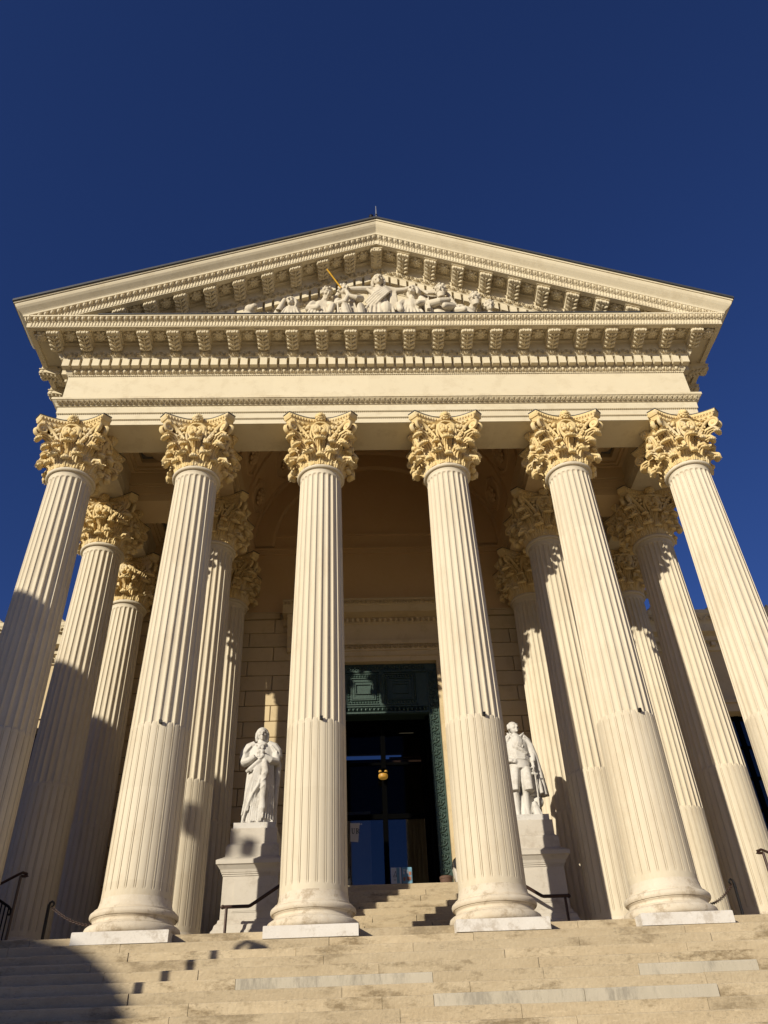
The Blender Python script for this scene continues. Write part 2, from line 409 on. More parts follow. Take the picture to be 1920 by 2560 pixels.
def volute_mesh(side):
    """corner scroll: rises from the face's middle and curls under the abacus horn; modelled on the -y axis, turned 45 degrees later"""
    m = MB(); sp = spiral((.338, 3.722), .044, .008, 1.65, PI*.62)
    stem = [(.196, 3.50, .118), (.200, 3.57, .10), (.214, 3.64, .075), (.246, 3.705, .05), (.285, 3.752, .034)]
    path = [(side*l, -s_, z) for s_, z, l in stem]+[(side*(.028-.004*i/26), -a, z) for i, (a, z) in enumerate(sp)]
    rs = [.010, .0115, .0125, .0125, .0125]+[.0125-.004*i/26 for i in range(27)]
    m.tube(path, rs, 7, flat=1.5)
    m.ball((side*.026, -.338, 3.722), (.016, .014, .014), 8, 6)
    for i in range(5): m.ball((side*(.10-.014*i), -(.203+.016*i), 3.585+.03*i), (.009, .009, .011), 6, 4)
    return mesh_of("volute", m, 'capital', 50)
def helix_mesh():
    m = MB()
    for s_ in (-1, 1):
        sp = spiral((.034, 3.722), .027, .006, 1.4, PI*.75, 20)
        path = [(s_*.008, -.198, 3.56), (s_*.022, -.206, 3.62), (s_*.045, -.222, 3.675), (s_*.062, -.234, 3.71)][:3]+[(s_*(.068-a) if False else s_*a, -.243, z) for a, z in spiral((.034, 3.722), .027, .006, 1.4, -PI*.15, 20)]
        path = [(s_*.012, -.200, 3.57), (s_*.03, -.214, 3.63), (s_*.055, -.230, 3.685)]+[(s_*(.034+(.027-.021*i/20)*math.cos(-.2+2*PI*1.35*i/20)), -.244, 3.722+(.027-.021*i/20)*math.sin(-.2+2*PI*1.35*i/20)) for i in range(21)]
        m.tube(path, [.008, .009, .009]+[.0085]*21, 6, flat=1.5)
        m.ball((s_*.034, -.246, 3.722), (.010, .010, .010), 7, 5)
        m.ball((s_*.030, -.252, 3.668), (.024, .024, .021), 10, 7)
        m.tube([(s_*.066, -.214, 3.60), (s_*.078, -.222, 3.68), (s_*.066, -.236, 3.745), (s_*.03, -.248, 3.768), (0, -.252, 3.772)], [.008, .011, .012, .011, .010], 7)
    m.ball((0, -.215, 3.68), (.06, .03, .085), 10, 7)
    for s_ in (-1, 1):
        for x, y, z, r_ in ((.105, -.222, 3.735, .020), (.130, -.214, 3.752, .017), (.098, -.214, 3.700, .016), (.152, -.206, 3.757, .014), (.118, -.205, 3.672, .014), (.095, -.222, 3.758, .014)):
            m.ball((s_*x, y, z), (r_, r_, r_*.9), 8, 6); m.ball((s_*(x+r_*.7), y-.006, z-r_*.6), (r_*.5, r_*.6, r_*.5), 6, 5)
    m.ball((0, -.262, 3.695), (.012, .012, .03), 8, 6)
    return mesh_of("helix", m, 'capital', 50)
def abacus_ring(sc, lead=0):
    pts = []
    side = []
    for i in range(13):
        t = i/12*2-1; side.append((t*.250, -(.213+.090*abs(t)**1.8)))
    for q in range(4):
        c, s_ = round(math.cos(q*PI/2)), round(math.sin(q*PI/2))
        for x, y in side: pts.append(((x*c-y*s_)*sc, (x*s_+y*c)*sc))
    return pts
def abacus_mesh():
    P = [[(x, y, z) for x, y in abacus_ring(s_)] for s_, z in ((.80, 3.768), (.895, 3.771), (.905, 3.785), (.935, 3.803), (.955, 3.804), (.962, 3.810), (.985, 3.822), (.995, 3.836), (1.0, 3.848))]
    m = MB().grid(P, cv=True); n = len(P[0]); e = len(m.v)-n; m.f.append(tuple(e+i for i in range(n)))
    # leaf and egg carving round the edge
    for q in range(4):
        c, s_ = round(math.cos(q*PI/2)), round(math.sin(q*PI/2))
        for i in range(22):
            t = (i+.5)/22*2-1
            if abs(t) < .18: continue
            x, y = t*.246, -(.213+.090*abs(t)**1.8)*.985
            m.ball((x*c-y*s_, x*s_+y*c, 3.823), (.0100, .0110, .0145), 6, 4)
        for i in range(13):
            t = (i+.5)/13*2-1
            if abs(t) < .2: continue
            x, y = t*.232, -(.213+.090*abs(t)**1.8)*.918
            m.ball((x*c-y*s_, x*s_+y*c, 3.787), (.0125, .014, .012), 6, 4)
            m.ball(((x*1.03+.012)*c-y*s_, (x*1.03+.012)*s_+y*c, 3.778), (.008, .012, .008), 5, 4)
    return mesh_of("abacus", m, 'capital', 45)
def flower(r, depth, petals=8, rings=2):
    """carved flower facing -y, centred on the origin"""
    m = MB()
    for k in range(rings):
        for i in range(petals):
            a = 2*PI*(i+.5*k)/petals; rr = r*(.66-.30*k)
            E = Matrix.Rotation(-a, 3, 'Y')
            m.ball((rr*math.cos(a), -depth*(.30+.35*k), rr*math.sin(a)), (r*.34, depth*.33, r*.27), 8, 5, E)
    m.ball((0, -depth*.75, 0), (r*.27, depth*.34, r*.27), 10, 6)
    return m
bell_m = MB().lathe([(.168, 3.386), (.166, 3.45), (.170, 3.55), (.182, 3.64), (.205, 3.72), (.240, 3.765), (.262, 3.776)], 40)
for q in range(16):      # slender stems between the leaves
    a = 2*PI*q/16+.1; m_ = [(.176*math.cos(a), .176*math.sin(a), 3.39), (.180*math.cos(a), .180*math.sin(a), 3.5), (.19*math.cos(a), .19*math.sin(a), 3.6)]
    bell_m.tube(m_, [.010, .012, .016], 6)
ME = dict(shaft=shaft_mesh(), base=base_mesh(), plinth=plinth_mesh(), bell=mesh_of("capital", bell_m, 'capital', 50), abacus=abacus_mesh(), helix=helix_mesh(), vl=volute_mesh(-1), vr=volute_mesh(1))
ME['leaf1'] = mesh_of("leaf", leaf_mesh([(.174, 3.386), (.178, 3.42), (.186, 3.455), (.206, 3.487), (.236, 3.499), (.262, 3.487), (.270, 3.462), (.258, 3.445)], .058, .064, .036, .009), 'capital', 60)
ME['leaf2'] = mesh_of("leaf", leaf_mesh([(.178, 3.40), (.180, 3.46), (.187, 3.52), (.205, 3.578), (.238, 3.612), (.272, 3.610), (.290, 3.585), (.280, 3.562)], .050, .060, .038, .009), 'capital', 60)
ME['leaf3'] = mesh_of("leaf", leaf_mesh([(.186, 3.50), (.20, 3.57), (.232, 3.635), (.280, 3.674), (.322, 3.676), (.346, 3.652), (.336, 3.628)], .040, .060, .038, .008), 'capital', 60)
fl = flower(.048, .036, 10, 3)
ME['fleuron'] = mesh_of("fleuron", MB().merge(fl, lambda p: (p[0], p[1]-.252, p[2]+3.826)).ball((0, -.235, 3.826), (.044, .035, .046), 10, 7), 'capital', 60)
ME['leaf0'] = mesh_of("leaf", leaf_mesh([(.178, 3.386), (.183, 3.42), (.19, 3.45), (.207, 3.474), (.226, 3.472), (.230, 3.455)], .036, .044, .026, .008), 'capital', 60)
ME['leaf4'] = mesh_of("leaf", leaf_mesh([(.186, 3.47), (.19, 3.52), (.20, 3.565), (.224, 3.60), (.25, 3.602), (.258, 3.584), (.25, 3.566)], .030, .040, .026, .007), 'capital', 60)
lid = abacus_ring(1.012); lm = MB(); n_ = len(lid)
lm.add([(x, y, 3.846) for x, y in lid]+[(x, y, 3.853) for x, y in lid], [(i, (i+1) % n_, n_+(i+1) % n_, n_+i) for i in range(n_)]+[tuple(range(n_, 2*n_)), tuple(reversed(range(n_)))])
ME['lid'] = mesh_of("lead_cover", lm, 'lead')
COLS = {
    (0, 0): "fluted column at the left corner of the front row, lower half in shadow",
    (1, 0): "second front-row fluted column from the left, just left of the robed statue",
    (2, 0): "third front-row fluted column, standing between the robed statue and the doorway",
    (3, 0): "fourth front-row fluted column, standing between the doorway and the coated statue",
    (4, 0): "fifth front-row fluted column, just right of the coated statue, second from right end",
    (5, 0): "front-row fluted column at the right corner, its foot running out of the frame",
    (0, 1): "fluted column behind the left corner column, its foot in deep shadow, sky on its left",
    (1, 1): "half hidden fluted column right behind the second front-row column on the left",
    (4, 1): "fluted column behind the fifth front-row column, half of it striped by shadow",
    (5, 1): "fluted column behind the right corner column, long diagonal shadow down its left side",
    (0, 2): "shortest-looking fluted column on the left, third one deep along the left side",
    (1, 2): "fluted column close to the wall, just left of the robed statue",
    (4, 2): "sunlit fluted column close to the wall, just behind the coated statue",
    (5, 2): "fluted column nearest the right wing, third one deep along the right side",
}
for (i, j), lab in COLS.items():
    c = empty("fluted_column", (XS[i], 1.001*j if j < 2 else 1.96, 0), lab, "column", "fluted columns of the portico")
    link("plinth", ME['plinth'], c); link("base", ME['base'], c); link("shaft", ME['shaft'], c, rz=R(7.5))
    cp = link("capital", ME['bell'], c)
    link("abacus", ME['abacus'], cp); link("lead_cover", ME['lid'], cp)
    for q in range(8):
        link("leaf", ME['leaf1'], cp, rz=R(22.5+45*q)); link("leaf", ME['leaf2'], cp, rz=R(45*q)); link("leaf", ME['leaf0'], cp, rz=R(45*q)); link("leaf", ME['leaf4'], cp, rz=R(22.5+45*q))
    for q in range(4):
        link("leaf", ME['leaf3'], cp, rz=R(45+90*q)); link("fleuron", ME['fleuron'], cp, rz=R(90*q)); link("helix", ME['helix'], cp, rz=R(90*q))
        link("volute", ME['vl'], cp, rz=R(45+90*q)); link("volute", ME['vr'], cp, rz=R(45+90*q))
    if j == 0 and 0 < i < 5:
        build("iron_peg", MB().box(XS[i]+.030, XS[i]+.048, -.208, -.185, 1.236, 1.256), 'iron', c)
        ORG[c.name] = Vector((XS[i], 0, 0))
# ------------------------------------------------------------------ portico: entablature, pediment, ceiling
PT = empty("portico", (0, 0, 3.846), "classical portico roofwork with carved triangular pediment above the tall columns", "portico")
P_ = .2545                    # spacing of the brackets
SL = .402                     # slope of the pediment
def zr(x): return 4.80+SL*(3.045-abs(x))
def sweep3(prof, yb, close=True):
    return MB().grid([[(-(X0+q), yb, z), (-(X0+q), -q, z), (X0+q, -q, z), (X0+q, yb, z)] for q, z in prof], cu=close)
def rake(prof, close=True):
    rows = []
    for q, z in prof:
        h = (z-4.80)*1.06; xe = min(X0+q, 3.045+(h+.04)/SL)
        rows.append([(-xe, -q, zr(xe)+h), (0, -q, zr(0)+h), (xe, -q, zr(xe)+h)])
    return MB().grid(rows, cu=close)
YB = 2.24
arch = sweep3([(.170, 3.846), (.170, 3.896), (.175, 3.898), (.181, 3.903), (.179, 3.908), (.179, 3.962), (.184, 3.964), (.190, 3.969), (.188, 3.974), (.190, 4.036), (-.170, 4.036), (-.170, 4.016), (-.176, 4.016), (-.176, 3.93), (-.170, 3.93), (-.170, 3.846)], YB)
architrave = build("architrave", arch, 'ent', PT)
build("architrave_crown", sweep3([(.190, 4.036), (.200, 4.038), (.203, 4.046), (.214, 4.064), (.231, 4.080), (.231, 4.085), (.238, 4.086), (.238, 4.108), (.236, 4.112), (-.170, 4.112), (-.170, 4.036)], YB), 'carve', PT)
build("frieze", sweep3([(.180, 4.112), (.180, 4.418), (-.170, 4.418), (-.170, 4.112)], YB), 'ent', PT)
CPROF = [(.180, 4.418), (.187, 4.419), (.187, 4.430), (.191, 4.431), (.203, 4.448), (.208, 4.472), (.205, 4.474), (.205, 4.558), (.258, 4.559), (.258, 4.566), (.264, 4.569), (.272, 4.590), (.284, 4.608), (.284, 4.620), (.286, 4.6225),
         (.286, 4.690), (.318, 4.690), (.318, 4.712), (.455, 4.712), (.455, 4.690), (.500, 4.690), (.500, 4.697), (.503, 4.742), (.512, 4.744), (.512, 4.750), (.517, 4.752), (.531, 4.786), (.538, 4.788), (.538, 4.803)]
SQ = .503                      # the side cornice has no projecting gutter behind the front return
rows = [[(-(X0+min(q, SQ)), YB, z), (-(X0+min(q, SQ)), -.13, z), (-(X0+q), -.145, z), (-(X0+q), -q, z), (X0+q, -q, z), (X0+q, -.145, z), (X0+min(q, SQ), -.13, z), (X0+min(q, SQ), YB, z)] if q > -.145 else [(-(X0+q), YB, z), (-(X0+q), .2, z), (-(X0+q), -q, z), (-(X0+q), -q, z), (X0+q, -q, z), (X0+q, -q, z), (X0+q, .2, z), (X0+q, YB, z)] for q, z in CPROF+[(-.170, 4.803), (-.170, 4.418)]]
cor = build("cornice", MB().grid([[p for p in r_] for r_ in rows], cu=True), 'ent', PT)
SIMA = [(.538, 4.8000), (.541, 4.806), (.548, 4.8155), (.563, 4.831), (.580, 4.848), (.594, 4.866), (.602, 4.886), (.604, 4.900), (.613, 4.901), (.615, 4.9172)]
rk = build("raking_cornice", rake(CPROF[:-1]+SIMA[1:]+[(-.170, 4.9172), (-.170, 4.418)]), 'ent', PT)
rows = [[(s_*(X0+q), -q, zr(X0+q)+(z-4.80)*1.06), (s_*(X0+q), -.14, zr(X0+q)+(z-4.80)*1.06)] for s_ in (1,) for q, z in SIMA+[(.2, 4.9172), (.2, 4.800)]]
n_ = len(rows)
for s_ in (-1, 1):
    m = MB().merge(MB().grid(rows, cu=True), lambda p: (s_*p[0], p[1], p[2])); m.f.append(tuple(2*i+1 for i in range(n_))); build("eaves_moulding", m, 'ent', PT)
tz = zr(2.86)
build("tympanum", MB().prism([(-2.86, 4.79), (2.86, 4.79), (0, zr(0)-.02)], 'y', -.180, .17), 'ent', PT)
ti = [(3.136, zr(3.129)+.124), (0, zr(0)+.1243)]
m = MB()
for s_ in (-1, 1):
    a_, b_ = (s_*ti[0][0], ti[0][1]-.004), (0, ti[1][1]+.0015); m.prism([a_, b_, (0, b_[1]+.026), (s_*ti[0][0], a_[1]+.026)], 'y', -.628, -.14)
    c_ = s_*(X0+.52); zc_ = zr(X0+.52)+.118; m.prism([(c_, zc_), b_, (0, b_[1]+.026), (c_, zc_+.026)], 'y', -.139, 4.2)
build("roof", m, 'lead', PT)
build("ledge_flashing", MB().box(-2.42, 2.30, -.546, -.182, 4.8035, 4.8135), 'lead', PT)

# carved units -----------------------------------------------------
def ray(m, a, b, w, n):        # slim diamond between two points in (s,t), standing n proud
    d = ((b[0]-a[0]), (b[1]-a[1])); l = math.hypot(*d); px, pt = -d[1]/l*w, d[0]/l*w; c = ((a[0]+b[0])/2+d[0]*.12, (a[1]+b[1])/2+d[1]*.12)
    m.add([(a[0], a[1], 0), (c[0]+px, c[1]+pt, 0), (b[0], b[1], n*.5), (c[0]-px, c[1]-pt, 0), (c[0], c[1], n)], [(0, 1, 4), (1, 2, 4), (2, 3, 4), (3, 0, 4)])
def palmette():                # one unit 1 wide, 1 high
    m = MB()
    for a in (-58, -30, 0, 30, 58):
        A = R(a); l = .86 if a == 0 else (.80 if abs(a) == 30 else .62); ray(m, (0, .06), (l*.62*math.sin(A), .06+l*math.cos(A)), .075, 1)
    for s_ in (-1, 1):
        ray(m, (s_*.10, .03), (s_*.5, .42), .06, .8); ray(m, (s_*.5, .36), (s_*.30, .95), .07, .8); ray(m, (s_*.5, .5), (s_*.46, .98), .06, .9)
    return m
def eggunit():
    m = MB().ball((0, .52, .10), (.27, .46, .62), 8, 6)
    for s_ in (-1, 1):
        m.add([(s_*.34, .02, 0), (s_*.43, .02, 0), (s_*.47, 1, 0), (s_*.37, 1, 0), (s_*.36, .02, .5), (s_*.41, 1, .75)], [(0, 4, 5, 3), (4, 1, 2, 5), (0, 1, 4)])
    ray(m, (.5, 1.0), (.5, .0), .055, .55)
    return m
def bead():
    return MB().add([(-.42, 0, 0), (.42, 0, 0), (0, -.5, 0), (0, .5, 0), (0, 0, .5)], [(0, 2, 4), (2, 1, 4), (1, 3, 4), (3, 0, 4)])
def tongue():
    return MB().add([(-.36, 0, 0), (.36, 0, 0), (.36, 1, 0), (-.36, 1, 0), (-.18, .06, .28), (.18, .06, .28), (.18, .94, .42), (-.18, .94, .42)], [(0, 1, 5, 4), (1, 2, 6, 5), (2, 3, 7, 6), (3, 0, 4, 7), (4, 5, 6, 7)])
def band(name, unit, pitch, z0, z1, q0, q1, mat, proud, slope=False, xmax=None, phase=0.0, wfac=1.0):
    """row of carved units along the front face between (q0,z0) and (q1,z1); sloped copies follow the pediment"""
    m = MB(); N = int((xmax or (X0+q0-.01))/pitch)+1
    for k in range(-N, N+1):
        x = (k+phase)*pitch
        if slope:
            h0, h1 = (z0-4.80)*1.06, (z1-4.80)*1.06
            xe = min(X0+q0-.02, 3.045+(h0+.03)/SL)
            if abs(x) > xe or abs(x) < pitch*.3: continue
        elif abs(x) > X0+q0-pitch*.45: continue
        dq, dz = q1-q0, z1-z0; L_ = math.hypot(dq, dz); nq, nz = dz/L_, -dq/L_
        def fn(p):
            s_, t, n = p; xx = x+s_*pitch*wfac; q = q0+dq*t+nq*n*proud; z = z0+dz*t+nz*n*proud
            if slope: z = zr(xx)+(z-4.80)*1.06
            return (xx, -q, z)
        m.merge(unit, fn)
    return build(name, m, mat, PT, kind='stuff', smooth=35)
PAL, EGG, BEAD, TON = palmette(), eggunit(), bead(), tongue()
band("crown_leaf_carving", PAL, .044, 4.040, 4.084, .204, .231, 'carve', .012)
band("bead_row", BEAD, .017, 3.897, 3.908, .178, .178, 'carve', .014)
band("bead_row", BEAD, .017, 3.963, 3.974, .186, .186, 'carve', .014)
band("bead_row", BEAD, .017, 4.418, 4.431, .186, .186, 'carve', .014)
band("lower_egg_carving", EGG, P_/4.25, 4.432, 4.472, .192, .208, 'carve', .022)
band("leaf_carving", PAL, P_/3, 4.568, 4.618, .262, .285, 'carve', .020)
band("tongue_carving", TON, P_/10, 4.697, 4.742, .5005, .504, 'carve', .016)
band("egg_carving", EGG, P_/5, 4.749, 4.789, .513, .532, 'carve', .020)
band("raking_lower_egg_carving", EGG, P_/4.25, 4.432, 4.472, .192, .208, 'carve', .022, True)
band("raking_leaf_carving", PAL, P_/3, 4.568, 4.618, .262, .285, 'carve', .020, True, phase=.5)
band("raking_tongue_carving", TON, P_/10, 4.697, 4.742, .5005, .504, 'carve', .016, True)
band("raking_egg_carving", EGG, P_/5, 4.749, 4.789, .513, .532, 'carve', .020, True, phase=.5)

# brackets, dentils and flowers ------------------------------------
def modillion():
    pr = [(0, 0), (-.172, 0), (-.172, -.010), (-.181, -.016), (-.187, -.030), (-.183, -.043), (-.170, -.050), (-.152, -.048), (-.140, -.043), (-.115, -.044), (-.08, -.054), (-.045, -.066), (-.018, -.071), (0, -.071)]
    m = MB().prism(pr, 'x', -.050, .050)
    m.box(-.060, .060, -.190, 0, -.008, .0)
    m.box(-.0595, .0595, -.169, -.032, 0, .0215)
    for s_ in (-1, 1):                                   # scroll eyes on the cheeks
        m.ball((s_*.050, -.163, -.028), (.007, .017, .017), 8, 5); m.ball((s_*.050, -.03, -.05), (.006, .014, .014), 8, 5)
    for i in range(5):                                   # rolled leaf tip at the front
        m.ball((-.040+.020*i, -.181-.004*(i % 2), -.034), (.011, .010, .017), 6, 5)
    m.tube([(0, -.155, -.050), (0, -.11, -.049), (0, -.06, -.062), (0, -.01, -.075)], [.010, .008, .008, .009], 6)
    for k in range(4):                                   # leaf on the underside
        y = -.012-.037*k; z = -.072 if k == 0 else (-.064 if k == 1 else (-.053 if k == 2 else -.048))
        for s_ in (-1, 1):
            m.tube([(0, y, z), (s_*.018, y-.010, z-.006), (s_*.034, y-.024, z-.006), (s_*.046, y-.030, z+.002)], [.005, .009, .010, .005], 5, flat=1.1)
    return m
def shear(mb, a, f=None):
    return MB().merge(mb, lambda p: (p[0], p[1], p[2]*1.06+(a*p[0] if f is None else -SL*abs(p[0]))))
MOD = modillion()
mm = dict(h=mesh_of("modillion", MOD, 'carve', 40), l=mesh_of("modillion", shear(MOD, SL), 'carve', 40), r=mesh_of("modillion", shear(MOD, -SL), 'carve', 40), c=mesh_of("modillion", shear(MOD, 0, 1), 'carve', 40))
DEN = MB().box(-.0306, .0306, -.055, 0, 0, .0835)
dm = dict(h=mesh_of("dentil", DEN, 'ent'), l=mesh_of("dentil", shear(DEN, SL), 'ent'), r=mesh_of("dentil", shear(DEN, -SL), 'ent'))
ROS = MB().merge(flower(.062, .034, 7, 2), lambda p: (p[0], p[2], p[1])).ball((0, 0, -.004), (.05, .05, .01), 10, 5)
rm = dict(h=mesh_of("rosette", ROS, 'carve', 50), l=mesh_of("rosette", shear(ROS, SL), 'carve', 50), r=mesh_of("rosette", shear(ROS, -SL), 'carve', 50))
oc, orr = ORG[cor.name], ORG[rk.name]
for k in range(-11, 12):
    link("modillion", mm['h'], cor, Vector((k*P_, -.286, 4.690))-oc)
for k in range(-11, 11): link("rosette", rm['h'], cor, Vector(((k+.5)*P_, -.387, 4.712))-oc)
for s_ in (-1, 1): link("rosette", rm['h'], cor, Vector((s_*(X0+.400), -.400, 4.690))-oc)
nf = int((X0+.205)/(P_/3))
for k in range(-nf, nf+1): link("dentil", dm['h'], cor, Vector((k*P_/3, -.204, 4.474))-oc)
for s_, rz in ((-1, -PI/2), (1, PI/2)):
    for k in range(10):
        y = .02+k*P_
        if y > 2.15: break
        link("modillion", mm['h'], cor, Vector((s_*(X0+.345), y, 4.690))-oc, rz)
        link("rosette", rm['h'], cor, Vector((s_*(X0+.387), y+P_/2, 4.712))-oc, rz)
    for k in range(26): link("dentil", dm['h'], cor, Vector((s_*(X0+.204), -.13+k*P_/3, 4.474))-oc, rz)
for k in range(-9, 10):
    x = k*P_; key = 'c' if k == 0 else ('l' if k < 0 else 'r')
    link("modillion", mm[key], rk, Vector((x, -.286, zr(x)-.110*1.06))-orr)
for k in range(-10, 10):
    x = (k+.5)*P_; link("rosette", rm['l' if x < 0 else 'r'], rk, Vector((x, -.387, zr(x)-.088*1.06))-orr)
for k in range(-27, 28):
    x = k*P_/3
    if k == 0: continue
    link("dentil", dm['l' if k < 0 else 'r'], rk, Vector((x, -.204, zr(x)-.326*1.06))-orr)

# ceiling of the portico -------------------------------------------
def beam(x0, x1, y0, y1):
    m = MB(); d = .006
    m.box(x0, x1, y0, y1, 3.8465, 4.016); m.box(x0-d, x1+d, y0-d, y1+d, 3.93, 4.012); m.box(x0-.012, x1+.012, y0-.012, y1+.012, 4.013, 4.036)
    m.box(x0-.022, x1+.022, y0-.022, y1+.022, 4.037, 4.235)
    return m
for s_ in (-1, 1):
    a, b = sorted((s_*(1.5137+.175), s_*(X0-.178)))
    build("cross_beam", beam(a, b, 1.001-.17, 1.001+.17), 'inner', PT)
    build("long_beam", beam(s_*1.5137-.17, s_*1.5137+.17, .178, YW-.03), 'inner', PT)
    a, b = sorted((s_*(1.5137+.16), s_*(X0-.16)))
    for y0, y1 in ((.16, .84), (1.16, 1.99)):
        cx, cy = (a+b)/2, (y0+y1)/2; hx, hy = (b-a)/2, (y1-y0)/2
        m = MB()
        def ring(ox, oy, ix, iy, z0, z1):
            m.box(cx-ox, cx+ox, cy-oy, cy-iy, z0, z1); m.box(cx-ox, cx+ox, cy+iy, cy+oy, z0, z1)
            m.box(cx-ox, cx-ix, cy-iy, cy+iy, z0, z1); m.box(cx+ix, cx+ox, cy-iy, cy+iy, z0, z1)
        ring(hx, hy, hx-.05, hy-.05, 4.17, 4.30); ring(hx-.05, hy-.05, hx-.075, hy-.075, 4.19, 4.30); ring(hx-.075, hy-.075, hx-.125, hy-.125, 4.215, 4.30)
        cf = build("coffer", m, 'inner', PT)
        build("coffer_panel", MB().box(cx-hx+.12, cx+hx-.12, cy-hy+.12, cy+hy-.12, 4.265, 4.299), 'coffer', cf)
        f_ = MB().merge(flower(.225, .09, 10, 3), lambda p: (p[0]+cx, p[2]+cy, p[1]+4.265))
        build("rosette", f_, 'inner', cf, smooth=50)
build("wall_beam", MB().box(-X0+.17, -1.69, 1.99, YW, 3.8465, 4.235).box(1.69, X0-.17, 1.99, YW, 3.8465, 4.235), 'inner', PT)
build("ceiling_slab", MB().box(-X0, -1.36, .16, YW, 4.301, 4.36).box(1.36, X0, .16, YW, 4.301, 4.36), 'inner', PT)
VZ, VR = 4.25, 1.346
P = [[(-VR*math.cos(PI*i/40), y, VZ+VR*math.sin(PI*i/40)) for y in (.17, YW)] for i in range(41)]
Q = [[(x*1.03, y, VZ+(z-VZ)*1.03) for x, y, z in row] for row in P]
vm = MB().grid(P); vm.grid(Q)
for y in (.19, .82, 1.47, 2.12):           # cross ribs
    P = [[(-r*math.cos(PI*i/40), y+dy, VZ+r*math.sin(PI*i/40)) for r, dy in ((VR, -.05), (VR-.025, -.045), (VR-.025, .045), (VR, .05))] for i in range(41)]
    vm.grid(P)
vault = build("vault", vm, 'vault', PT)
om = MB(); ring_ = []
for i in range(9): a = 2*PI*i/8+PI/8; ring_.append((.17*math.cos(a), .23*math.sin(a), -.008))
om.tube(ring_, .016, 6); om.tube([(x*1.22, y*1.22, z+.004) for x, y, z in ring_], .010, 5)
om.merge(flower(.10, .06, 8, 2), lambda p: (p[0], p[2], p[1]-.004))
om.tube([(-.12, -.13, -.004), (-.06, -.17, -.006), (0, -.19, -.004), (.06, -.17, -.006), (.12, -.13, -.004)], .010, 5); om.tube([(-.12, .13, -.004), (0, .185, -.004), (.12, .13, -.004)], .010, 5)
ome = mesh_of("vault_coffer", om, 'vault', 50)
for j, y in enumerate((.505, 1.145, 1.795)):
    for i in range(7):
        a = R(18+24*i); c = Vector((-VR*math.cos(a), y, VZ+VR*math.sin(a)))
        link("vault_coffer", ome, vault, c-ORG[vault.name], rot=(0, a-PI/2, 0))
build("front_arch_wall", MB().prism([(-X0, 4.1), (X0, 4.1), (X0, 4.30)]+[(1.346*math.cos(PI*i/24)*1.02, 4.25+1.346*math.sin(PI*i/24)*1.02) for i in range(25)]+[(-X0, 4.30)], 'y', .165, .172), 'vault', PT)

# ------------------------------------------------------------------ the courthouse behind
CH = empty("courthouse", (0, YW, 0), "cream ashlar courthouse front wall with low side wings behind the columns", "courthouse")
m = MB()
ytop = 3.37
m.box(-2.69, -.79, YW+.035, YW+.4, -.05, 4.2); m.box(.79, 2.69, YW+.035, YW+.4, -.05, 4.2); m.box(-.79, .79, YW+.04, YW+.4, 2.87, 4.2)
build("wall_core", m, 'mortar', CH)
CH_H = .1565
for i in range(18):
    z1 = ytop-.012-CH_H*i; z0 = z1-CH_H
    for s_ in (-1, 1):
        x = .79 + (.25 if i % 2 else .0)
        cuts = [.79]+[c for c in [(.565+.25*(i % 2))+.5*k for k in range(0, 5)] if .90 < c < 2.55]+[2.69]
        for a, b in zip(cuts, cuts[1:]):
            g_ = .0032; a_, b_ = a+g_, b-g_
            z0_, z1_ = z0+g_, z1-g_; y0 = YW+rnd.uniform(-.0015, .0015); c_ = .0045
            mb = MB()
            P = [[(s_*(a_ if sx < 0 else b_)-s_*sx*o_, y, (z0_ if sz < 0 else z1_)-sz*o_) for sx, sz in ((-1, -1), (1, -1), (1, 1), (-1, 1))] for y, o_ in ((YW+.04, 0), (y0+c_, 0), (y0, c_))]
            mb.grid(P, cv=True); n = len(mb.v); mb.f.append((n-4, n-3, n-2, n-1))
            build("ashlar_block", mb, 'ashlar', CH)
for a, b in ((-2.68, -1.02), (1.02, 2.68)): build("string_course", MB().box(a, b, YW-.012, YW+.04, 3.363, 3.418).box(a, b, YW-.022, YW+.04, 3.4185, 3.434), 'ashlar', CH)
build("upper_wall", MB().box(-2.68, 2.68, YW, YW+.03, 3.4345, 4.205), 'vault', CH)
build("arch_moulding", MB().box(-1.34, 1.34, YW-.04, YW+.03, 4.206, 4.232).box(-1.34, 1.34, YW-.025, YW+.03, 4.15, 4.2055), 'vault', CH)
lun = [(1.35*math.cos(PI*i/32), VZ+1.35*math.sin(PI*i/32)) for i in range(33)]
build("lunette", MB().prism([(1.36, 4.2)]+lun+[(-1.36, 4.2)], 'y', YW+.002, YW+.05), 'vault', CH)
P = [[(r*math.cos(PI*i/40), y, VZ+r*math.sin(PI*i/40)) for r, y in ((1.345, YW), (1.345, YW-.04), (1.14, YW-.04), (1.115, YW-.02), (1.115, YW+.004))] for i in range(41)]
build("lunette_arch", MB().grid(P), 'vault', CH)
build("lunette_sill", MB().box(-1.12, 1.12, YW-.02, YW+.01, 4.40, 4.43), 'vault', CH)
